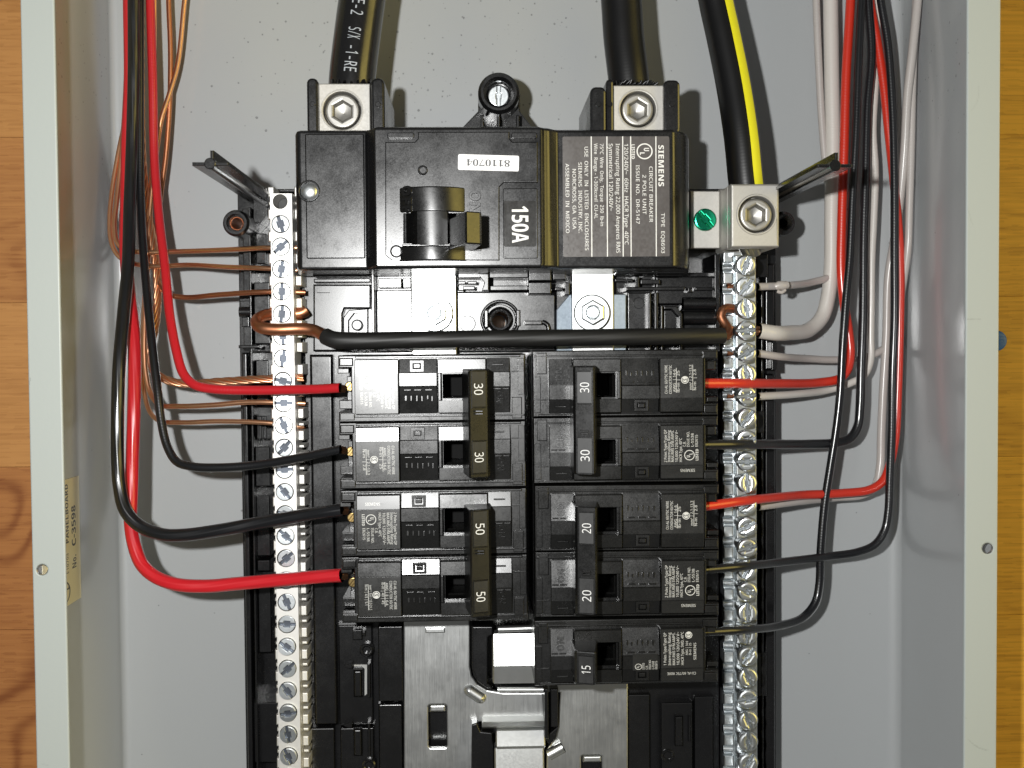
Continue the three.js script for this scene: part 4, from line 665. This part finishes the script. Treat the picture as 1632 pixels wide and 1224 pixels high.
const place = (t, px, py, turn) => { const c = P(px, py, ZB); bases.set(t, V(c.x, c.y, ZB)); t.position.copy(laid(V(c.x, c.y, ZB))); t.quaternion.copy(LAY).multiply(new THREE.Quaternion().setFromEuler(new THREE.Euler((rnd() - 0.5) * 0.012, (rnd() - 0.5) * 0.012, (turn ? Math.PI : 0) + (rnd() - 0.5) * 0.008))); };
function double(label, num, px, py, turn, marks, upper, lower) {
  const t = thing('circuit_breaker', label, 'circuit breaker', V(0, 0, 0), 'branch circuit breakers'); place(t, px, py, turn);
  pole(t, PITCH / 2, upper, !turn); pole(t, -PITCH / 2, lower, !turn);
  const d = PITCH / s0 - 0; lever(t, 588, 754, PITCH / 2, [[591, 644], [698 + (d - 106.7), 745 + (d - 106.7)]], num, true);
  return t;
}
double('black double breaker marked 30, upper left, fed by the thin red and black wires', 30, 690, 671.5, false, 0, [full(PR.listed), strip(PR.name)], [full(PR.w30)]);
double('black double breaker marked 50, lower left, fed by the thick black and red wires', 50, 693, 885, false, 0, [full(PR.listed), strip(PR.name)], [full(PR.w50)]);
double('black double breaker marked 30, upper right, its handle bar leaning left', 30, 997, 664, true, 0, [full(PR.listed), strip(PR.name)], [full(PR.w30)]);
double('black double breaker marked 20, on the right under the other double breaker', 20, 999, 878, true, 0, [full(PR.listed), strip(PR.name)], [full(PR.w30)]);
{
  const t = thing('circuit_breaker', 'black single breaker marked 15, at the lower right above the bare bus bar', 'circuit breaker', V(0, 0, 0), 'branch circuit breakers'); place(t, 998, 1038.5, true);
  pole(t, 0, [full(PR.single), strip(PR.cu), [PR.side, 641, 596, 681, 616, 'flat', -90, 'printed_field']].slice(0, 2), false);
  const g = plate(40 * s0, 44 * s0, 0.00014); g.rotateZ(-Math.PI / 2); g.translate(lx(674), ly(600), 0.0041);
  lever(t, 590, 641, 0, [[593, 634]], 15, false);
  const u = plate(26 * s0, 40 * s0, 0.00014); u.rotateZ(-Math.PI / 2); u.translate(lx(662), ly(605), 0.00404); put(t, 'printed_field', [u], PR.side, undefined, true);
}

// ---------------------------------------------------------------- cables and wires; points are [photo x, photo y, height]
const pts = (list) => list.map(([x, y, z]) => P(x, y, z));
const ease = (t) => { t = Math.max(0, Math.min(1, t)); return t * t * (3 - 2 * t); };
// wires lie low over the back panel and rise towards their terminals
const settle = (list) => list.map(([x, y, z], i) => { const k = list[0][0] > 1450 && x > 1400 ? 0.5 + 0.5 * ease((x - 1415) / 42) : x > 1170 ? 0.5 + 0.5 * ease((1320 - x) / (z > 0.055 ? 190 : 100)) : x < 420 && list[0][0] < 420 ? 0.52 + 0.48 * ease((y - 230) / 420 + (x - 330) / 120 * (x > 330 ? 1 : 0)) : 1, j = i > 0 && i < list.length - 2 && name_ok(x) ? 1.5 : 0; return [x + (rnd() - 0.5) * j, y + (rnd() - 0.5) * j, z * k]; });
const name_ok = (x) => x < 400 || x > 1230;
function wire(name, label, list, r, mat, group, ends = []) {
  const p = pts(name === 'jumper_cable' || name === 'service_cable' ? list : settle(list)), t = thing(name, label, name === 'ground_wire' ? 'bare wire' : name.includes('cable') ? 'cable' : 'wire', p[0].clone().lerp(p[p.length - 1], 0.5), group);
  part(t, name === 'ground_wire' ? 'conductor' : 'insulation', [sweep(p, group === RIGHT ? r * 1.1 : r)], mat, undefined, true);
  for (const [el, er, em] of ends) part(t, 'bare_end', Array.isArray(el[0][0]) ? el.map((q) => sweep(pts(q), er)) : [sweep(pts(el), er)], em, 'bare copper end', true);
  return t;
}
const TOP = -60, RIGHT = 'insulated wires on the right side';   // wires run on past the upper edge of the picture
// service cables
const cableText = print(2048, 256, (x, w, h) => { x.fillStyle = '#161617'; x.fillRect(0, 0, w, h); x.fillStyle = '#b9bfc6'; for (const [s, a, b] of [['SE-2', 540, 872], ['S/X', 1030, 1200], ['-1-RE', 1280, 1650]]) writeLine(x, s, a, h * 0.5, b - a, 30, '', 'monospace'); }, 0.34);
{
  const P1 = [[586, TOP, 0.060], [577, 0, 0.060], [569, 60, 0.061], [562, 120, 0.062], [559, 170, 0.062]], p = pts(P1), t = thing('service_cable', 'thick black cable with white lettering, entering the left lug of the main breaker', 'cable', p[2], 'thick service cables');
  const g = sweep(p, 0.0094, { k: 36 }), uv = g.attributes.uv, L = new THREE.CatmullRomCurve3(p).getLength(); for (let i = 0; i < uv.count; i++) uv.setXY(i, uv.getX(i) / L, 1 - uv.getY(i));
  part(t, 'insulation', [g], cableText, undefined, true);
  part(t, 'ragged_end', [0, 1, 2, 3, 4, 5, 6].map((k) => sweep([P(530 + k * 10, 128, 0.0700), P(528 + k * 10 + 4 * rnd(), 132 + 4 * rnd(), 0.0725)], 0.0006)), M.cable);
}
{
  const t = wire('service_cable', 'thick plain black cable entering the right lug of the main breaker', [[985, TOP, 0.060], [990, 0, 0.060], [994, 60, 0.061], [1001, 120, 0.062], [1006, 170, 0.062]], 0.0083, M.cable, 'thick service cables');
  part(t, 'ragged_end', Array.from({ length: 12 }, (_, k) => sweep([P(978 + k * 5.4, 129 + 3 * rnd(), 0.0690), P(976 + k * 5.6 + 5 * rnd(), 136 + 3 * rnd(), 0.0735), P(980 + k * 5.8 + 8 * rnd(), 133 - 6 * rnd(), 0.0745)], 0.00055)), M.cable, 'ragged cut edge');
}
{
  const list = [[1131, TOP, 0.052], [1141, 0, 0.052], [1154, 60, 0.054], [1170, 140, 0.057], [1182, 220, 0.060], [1189, 290, 0.061], [1201, 380, 0.061]], t = wire('service_cable', 'thick black cable with a yellow stripe, entering the square neutral lug', list, 0.0072, M.cable, 'thick service cables');
  part(t, 'stripe', [sweep(pts(list), 0.00728, { a0: -0.92, a1: -0.24, k: 4, caps: false })], M.yellow, 'yellow stripe', true);
  part(t, 'bare_end', [0, 1, 2].map((k) => sweep([P(1183 + k * 9, 392, 0.060), P(1190 + k * 8, 405, 0.058)], 0.0019)), M.steel, 'dark stranded end');
}
// jumper between the two bars
{
  const t = wire('jumper_cable', 'thick black jumper crossing below the main breaker, with bent bare copper ends', [[519, 536, 0.072], [530, 541, 0.074], [560, 543, 0.075], [680, 541, 0.075], [850, 539, 0.074], [1000, 537, 0.072], [1090, 536, 0.068], [1152, 535, 0.062]], 0.0034, M.rubber, undefined);
  part(t, 'bare_end', [sweep(pts([[488, 494, 0.052], [480, 499, 0.0525], [445, 500, 0.053], [424, 502, 0.055], [409, 511, 0.060], [415, 522, 0.0655], [440, 525, 0.0668], [480, 524, 0.0668], [502, 527, 0.068], [514, 534, 0.071], [526, 541, 0.0735]]), 0.00245)], M.oldCopper, 'bare copper end bent round the left bar', true);
  part(t, 'bare_end', [sweep(pts([[1150, 536, 0.062], [1158, 536, 0.059], [1161, 526, 0.056], [1155, 516, 0.054], [1149, 505, 0.053], [1152, 494, 0.0525], [1160, 491, 0.051], [1172, 493, 0.047]]), 0.0019)], M.oldCopper, 'bare copper end curled into the right bar', true);
}
// the left side
const LW = 'insulated wires on the left side', GW = 'bare copper wires on the left side';
const twisted = (x, y, z, dx = 7) => [[[x, y - 3, z], [x + dx, y - 2, z - 0.002]], [[x, y, z + 0.001], [x + dx, y + 1, z - 0.001]], [[x, y + 3, z], [x + dx, y + 4, z - 0.002]]];
wire('wire', 'thin red wire turning from the bundle into the upper left 30 breaker', [[238, TOP, 0.050], [240, 0, 0.050], [243, 130, 0.051], [246, 250, 0.053], [253, 345, 0.055], [263, 430, 0.057], [271, 500, 0.059], [281, 560, 0.062], [293, 596, 0.064], [310, 613, 0.066], [340, 620, 0.067], [400, 622, 0.069], [470, 621, 0.073], [510, 620, 0.077], [543, 618, 0.080]], 0.00192, M.red, LW, [[twisted(542, 619, 0.082), 0.0008, M.copper]]);
wire('wire', 'thin black wire turning into the lower pole of the upper left 30 breaker', [[223, TOP, 0.047], [224, 0, 0.047], [223, 200, 0.049], [224, 320, 0.050], [228, 390, 0.052], [236, 480, 0.054], [244, 560, 0.056], [251, 620, 0.058], [257, 672, 0.060], [266, 710, 0.062], [281, 735, 0.064], [306, 744, 0.066], [350, 745, 0.068], [410, 741, 0.070], [470, 731, 0.074], [515, 722, 0.078], [544, 716, 0.080]], 0.00178, M.black, LW, [[twisted(543, 717, 0.082), 0.0008, M.copper]]);
wire('wire', 'thick black wire hanging low left and rising into the 50 breaker', [[213, TOP, 0.055], [214, 0, 0.055], [213, 120, 0.055], [211, 230, 0.056], [207, 340, 0.058], [204, 420, 0.059], [197, 500, 0.060], [190, 590, 0.061], [187, 680, 0.062], [187, 735, 0.063], [190, 775, 0.064], [200, 812, 0.066], [222, 838, 0.067], [257, 851, 0.069], [293, 852, 0.070], [354, 844, 0.071], [410, 834, 0.072], [479, 822, 0.075], [520, 816, 0.078], [547, 813, 0.079]], 0.00262, M.blackThick, LW, [[twisted(545, 812, 0.082, 8), 0.0011, M.copper]]);
wire('wire', 'thick red wire, lowest on the left, ending at the bottom of the 50 breaker', [[206, TOP, 0.043], [206, 0, 0.043], [207, 130, 0.043], [204, 220, 0.044], [201, 320, 0.045], [200, 400, 0.046], [206, 470, 0.047], [213, 540, 0.048], [214, 640, 0.050], [212, 720, 0.053], [209, 780, 0.056], [208, 830, 0.059], [213, 868, 0.062], [226, 899, 0.064], [247, 918, 0.066], [280, 931, 0.068], [327, 934, 0.069], [382, 930, 0.070], [452, 924, 0.073], [510, 919, 0.077], [545, 917, 0.079]], 0.0027, M.redThick, LW, [[twisted(543, 916, 0.082, 9), 0.0011, M.copper]]);
wire('ground_wire', 'bare copper wire looping far out left into the third hole of the earth bar', [[209, TOP, 0.026], [210, 0, 0.026], [206, 130, 0.027], [197, 200, 0.03], [189, 240, 0.034], [180, 300, 0.038], [175, 350, 0.040], [178, 385, 0.041], [187, 406, 0.041], [204, 418, 0.041], [240, 424, 0.043], [300, 423, 0.047], [360, 425, 0.050], [430, 428, 0.0525], [486, 432, 0.0525]], 0.00105, M.copper, GW);
wire('ground_wire', 'bare copper wire in the inner left loop, reaching the uppermost used hole', [[200, TOP, 0.034], [203, 0, 0.034], [200, 160, 0.034], [193, 260, 0.037], [186, 320, 0.040], [183, 360, 0.042], [188, 388, 0.043], [203, 399, 0.044], [235, 402, 0.045], [290, 401, 0.048], [350, 398, 0.051], [430, 395, 0.0535], [478, 395, 0.0535]], 0.00108, M.copper, GW);
wire('ground_wire', 'dull brown bare copper wire crossing to the earth bar just above the jumper loop', [[268, TOP, 0.028], [268, 0, 0.028], [271, 80, 0.028], [271, 160, 0.029], [264, 250, 0.030], [256, 310, 0.031], [250, 370, 0.033], [249, 420, 0.036], [254, 452, 0.040], [268, 469, 0.044], [295, 474, 0.046], [350, 470, 0.049], [430, 465, 0.0525], [487, 466, 0.0525]], 0.00112, M.oldCopper, GW);
wire('ground_wire', 'bare copper wire leaning left from the top, ending in the hole under the stranded one', [[302, TOP, 0.024], [294, 0, 0.025], [283, 100, 0.027], [270, 150, 0.031], [258, 190, 0.034], [250, 240, 0.034], [240, 330, 0.035], [236, 420, 0.036], [230, 520, 0.037], [232, 590, 0.038], [240, 628, 0.040], [256, 645, 0.043], [285, 648, 0.046], [340, 645, 0.049], [390, 641, 0.051], [430, 641, 0.0525], [487, 643, 0.0525]], 0.0011, M.copper, GW);
wire('ground_wire', 'bare copper wire in the lowest used hole of the earth bar, with a bent tip', [[245, TOP, 0.028], [246, 0, 0.028], [244, 180, 0.029], [241, 300, 0.030], [236, 400, 0.031], [228, 500, 0.032], [227, 580, 0.034], [230, 630, 0.036], [238, 656, 0.039], [254, 671, 0.043], [290, 673, 0.046], [350, 672, 0.049], [430, 674, 0.0525], [478, 680, 0.0525], [486, 679, 0.053]], 0.001, M.copper, GW);
{
  const list = [[222, TOP, 0.028], [224, 0, 0.028], [225, 150, 0.028], [227, 260, 0.03], [236, 340, 0.034], [247, 400, 0.038], [252, 455, 0.039], [249, 510, 0.040], [241, 560, 0.041], [246, 592, 0.044], [266, 606, 0.046], [300, 611, 0.047], [350, 609, 0.049], [430, 604, 0.0525], [484, 602, 0.0525]], p = pts(settle(list));
  const t = thing('ground_wire', 'twisted stranded bare copper wire just above the thin red wire', 'bare wire', p[0].clone().lerp(p[p.length - 1], 0.5), GW), c = new THREE.CatmullRomCurve3(p, false, 'centripetal'), n = 150, q = c.getSpacedPoints(n);
  for (let s = 0; s < 7; s++) {
    const sp = []; let N = V(0, 0, 1);
    for (let i = 0; i <= n; i++) { const T = q[Math.min(i + 1, n)].clone().sub(q[Math.max(i - 1, 0)]).normalize(); N = N.addScaledVector(T, -N.dot(T)).normalize(); const b = T.clone().cross(N), a = i * 0.36 + s * Math.PI / 3; sp.push(s === 6 ? q[i].clone() : q[i].clone().addScaledVector(N, 0.00118 * Math.cos(a)).addScaledVector(b, 0.00118 * Math.sin(a))); }
    part(t, 'strand', [sweep(sp, 0.00062, { n: 300, k: 7 })], M.copper, undefined, true);
  }
}
// the right side
const RW = RIGHT;
const tip = (y) => [[[1176, y, 0.0455], [1158, y, 0.0465]], 0.0011, M.oldCopper];
wire('wire', 'thin white wire, leftmost on the right side, with split sheath near the neutral bar', [[1300, TOP, 0.034], [1301, 0, 0.034], [1305, 110, 0.034], [1311, 200, 0.034], [1320, 290, 0.035], [1331, 345, 0.036], [1339, 385, 0.037], [1337, 420, 0.038], [1322, 440, 0.040], [1296, 449, 0.042], [1255, 455, 0.045], [1207, 457, 0.0455]], 0.00148, M.grey, RW, [tip(457)]);
{ const t = scene.children[scene.children.length - 1]; part(t, 'sheath_fold', [sweep(pts([[1236, 457, 0.046], [1241, 455, 0.0465], [1247, 455, 0.0463], [1254, 454, 0.0455]]), (u) => 0.00152 + 0.0005 * Math.abs(Math.sin(u * 9))), sweep(pts([[1238, 464, 0.046], [1246, 466, 0.046], [1251, 462, 0.0455]]), 0.0008)], M.grey, 'split fold of the sheath', true); }
wire('wire', 'thick white wire curving low into the neutral bar', [[1323, TOP, 0.036], [1324, 0, 0.036], [1326, 130, 0.036], [1327, 230, 0.036], [1325, 340, 0.037], [1324, 430, 0.038], [1320, 475, 0.039], [1310, 505, 0.040], [1289, 525, 0.042], [1260, 531, 0.044], [1236, 531, 0.0455], [1209, 527, 0.046]], 0.0030, M.white, RW, [[[[[1211, 523, 0.046], [1160, 523, 0.046]], [[1211, 528, 0.0475], [1160, 528, 0.0465]], [[1211, 532, 0.046], [1160, 531, 0.046]]], 0.0009, M.copper]]);
wire('wire', 'rightmost white wire at the top, running down behind the outermost black wire', [[1467, TOP, 0.030], [1462, 0, 0.030], [1454, 86, 0.030], [1447, 154, 0.030], [1441, 240, 0.030], [1434, 320, 0.030], [1424, 390, 0.030], [1416, 442, 0.030], [1412, 535, 0.030], [1408, 628, 0.031], [1405, 690, 0.032], [1402, 745, 0.034], [1394, 775, 0.036], [1375, 789, 0.038], [1330, 793, 0.041], [1270, 799, 0.044], [1207, 807, 0.0455]], 0.00172, M.grey, RW, [tip(807)]);
wire('wire', 'grey white wire turning in behind the blacks just below the thick white curve', [[1461, TOP, 0.026], [1459, 0, 0.026], [1455, 130, 0.026], [1452, 230, 0.026], [1449, 330, 0.026], [1446, 400, 0.026], [1440, 450, 0.026], [1430, 510, 0.027], [1416, 548, 0.028], [1398, 563, 0.030], [1364, 571, 0.033], [1330, 574, 0.036], [1287, 572, 0.040], [1240, 568, 0.044], [1207, 563, 0.0455]], 0.00150, M.grey, RW, [tip(563)]);
wire('wire', 'cream white wire between the two black runs, ending just below the upper red wire', [[1397, TOP, 0.034], [1398, 0, 0.034], [1395, 137, 0.034], [1392, 206, 0.034], [1395, 274, 0.034], [1393, 350, 0.034], [1390, 411, 0.034], [1388, 480, 0.034], [1388, 540, 0.034], [1387, 572, 0.035], [1378, 596, 0.036], [1360, 609, 0.037], [1320, 621, 0.040], [1271, 628, 0.043], [1207, 632, 0.0455]], 0.00150, M.white, RW, [tip(631)]);
wire('wire', 'black wire ending at the lower pole of the upper right 30 breaker', [[1383, TOP, 0.046], [1384, 0, 0.046], [1388, 86, 0.046], [1382, 171, 0.046], [1379, 274, 0.047], [1377, 380, 0.048], [1375, 500, 0.050], [1373, 590, 0.052], [1371, 650, 0.054], [1366, 680, 0.055], [1354, 698, 0.057], [1333, 706, 0.059], [1290, 708, 0.063], [1240, 708, 0.068], [1180, 708, 0.073], [1112, 709, 0.077]], 0.00186, M.black, RW);
wire('wire', 'red wire passing behind the black ones into the upper right 30 breaker', [[1357, TOP, 0.050], [1356, 0, 0.050], [1349, 120, 0.050], [1345, 240, 0.050], [1342, 360, 0.050], [1341, 430, 0.050], [1344, 480, 0.050], [1352, 528, 0.051], [1355, 565, 0.052], [1350, 590, 0.054], [1337, 604, 0.056], [1305, 610, 0.060], [1240, 611, 0.068], [1180, 611, 0.073], [1112, 611, 0.077]], 0.00186, M.redOrange, RW);
wire('wire', 'black wire, long and leaning left, ending at the single 15 breaker', [[1377, TOP, 0.056], [1373, 0, 0.056], [1368, 100, 0.057], [1364, 210, 0.058], [1359, 320, 0.058], [1354, 412, 0.059], [1348, 480, 0.061], [1342, 555, 0.062], [1338, 630, 0.063], [1332, 690, 0.064], [1323, 745, 0.065], [1314, 805, 0.066], [1308, 880, 0.067], [1306, 930, 0.067], [1299, 960, 0.068], [1281, 983, 0.069], [1240, 997, 0.072], [1180, 1004, 0.076], [1112, 1008, 0.078]], 0.00160, M.black, RW);
wire('wire', 'red wire hugging the outermost black one, ending at the top pole of the 20 breaker', [[1382, TOP, 0.040], [1387, 0, 0.041], [1398, 69, 0.042], [1408, 137, 0.043], [1416, 206, 0.044], [1426, 300, 0.045], [1433, 377, 0.045], [1435, 440, 0.046], [1434, 504, 0.047], [1431, 628, 0.048], [1426, 700, 0.050], [1417, 745, 0.052], [1406, 768, 0.054], [1387, 781, 0.056], [1340, 786, 0.060], [1280, 789, 0.065], [1240, 792, 0.069], [1180, 799, 0.074], [1114, 808, 0.077]], 0.00178, M.redOrange, RW);
wire('wire', 'outermost black wire, ending at the lower pole of the 20 breaker', [[1396, TOP, 0.052], [1403, 0, 0.052], [1415, 69, 0.052], [1422, 171, 0.052], [1425, 274, 0.053], [1426, 412, 0.054], [1425, 504, 0.055], [1423, 597, 0.056], [1421, 690, 0.057], [1418, 760, 0.058], [1415, 817, 0.060], [1409, 846, 0.061], [1394, 867, 0.063], [1368, 879, 0.065], [1316, 887, 0.068], [1240, 896, 0.072], [1180, 903, 0.076], [1112, 909, 0.078]], 0.00162, M.black, RW);

// ---------------------------------------------------------------- the blue cap on the floor at the right
{
  const c = P(1594, 543, 0.004), cap = thing('blue_cap', 'small blue round plastic cap on the oak floor right of the box', 'plastic cap', V(c.x, c.y, FLOOR));
  part(cap, 'cap_body', [turned(c, [[0, 0.0018], [0.0032, 0.0018], [0.0043, 0.0014], [0.0048, 0.0006], [0.0048, FLOOR]].reverse(), 28)], M.blue);
  part(cap, 'ridge', [-0.0022, -0.001, 0.0004, 0.0018].map((d) => sweep([V(c.x - 0.0034, c.y + d, 0.0016), V(c.x, c.y + d * 1.1, 0.0019), V(c.x + 0.0034, c.y + d, 0.0016)], 0.00022)), M.blue);
}

// ---------------------------------------------------------------- the lamps themselves, out of the picture
{
  const f = thing('flash_lamp', 'camera flash lamp above the panel, out of the picture', 'flash', FLASH_AT.clone().setZ(D + 0.004));
  part(f, 'lamp_glass', [cbox(FLASH_AT.x - 0.012, FLASH_AT.y - 0.005, FLASH_AT.x + 0.012, FLASH_AT.y + 0.005, D + 0.008, D + 0.012)], new THREE.MeshStandardMaterial({ color: 0xffffff, emissive: 0xffffff, emissiveIntensity: 1 }));
  const l = new THREE.Mesh(ready(new THREE.BoxGeometry(LAMP_SIZE, LAMP_SIZE, 0.03)), new THREE.MeshStandardMaterial({ color: 0xfff0d0, emissive: new THREE.Color().setRGB(...LAMP_TINT), emissiveIntensity: 1.2 }));
  l.name = 'room_lamp'; l.userData = { label: 'square warm room lamp out to the right, out of the picture', category: 'lamp' };
  l.position.copy(roomLight.position); l.lookAt(laid(V(0.1, 0, 0.05))); l.translateZ(-0.03); scene.add(l);
}
scene.traverse((o) => { if (o.isMesh) { o.castShadow = true; o.receiveShadow = true; } });
renderer.render(scene, camera);
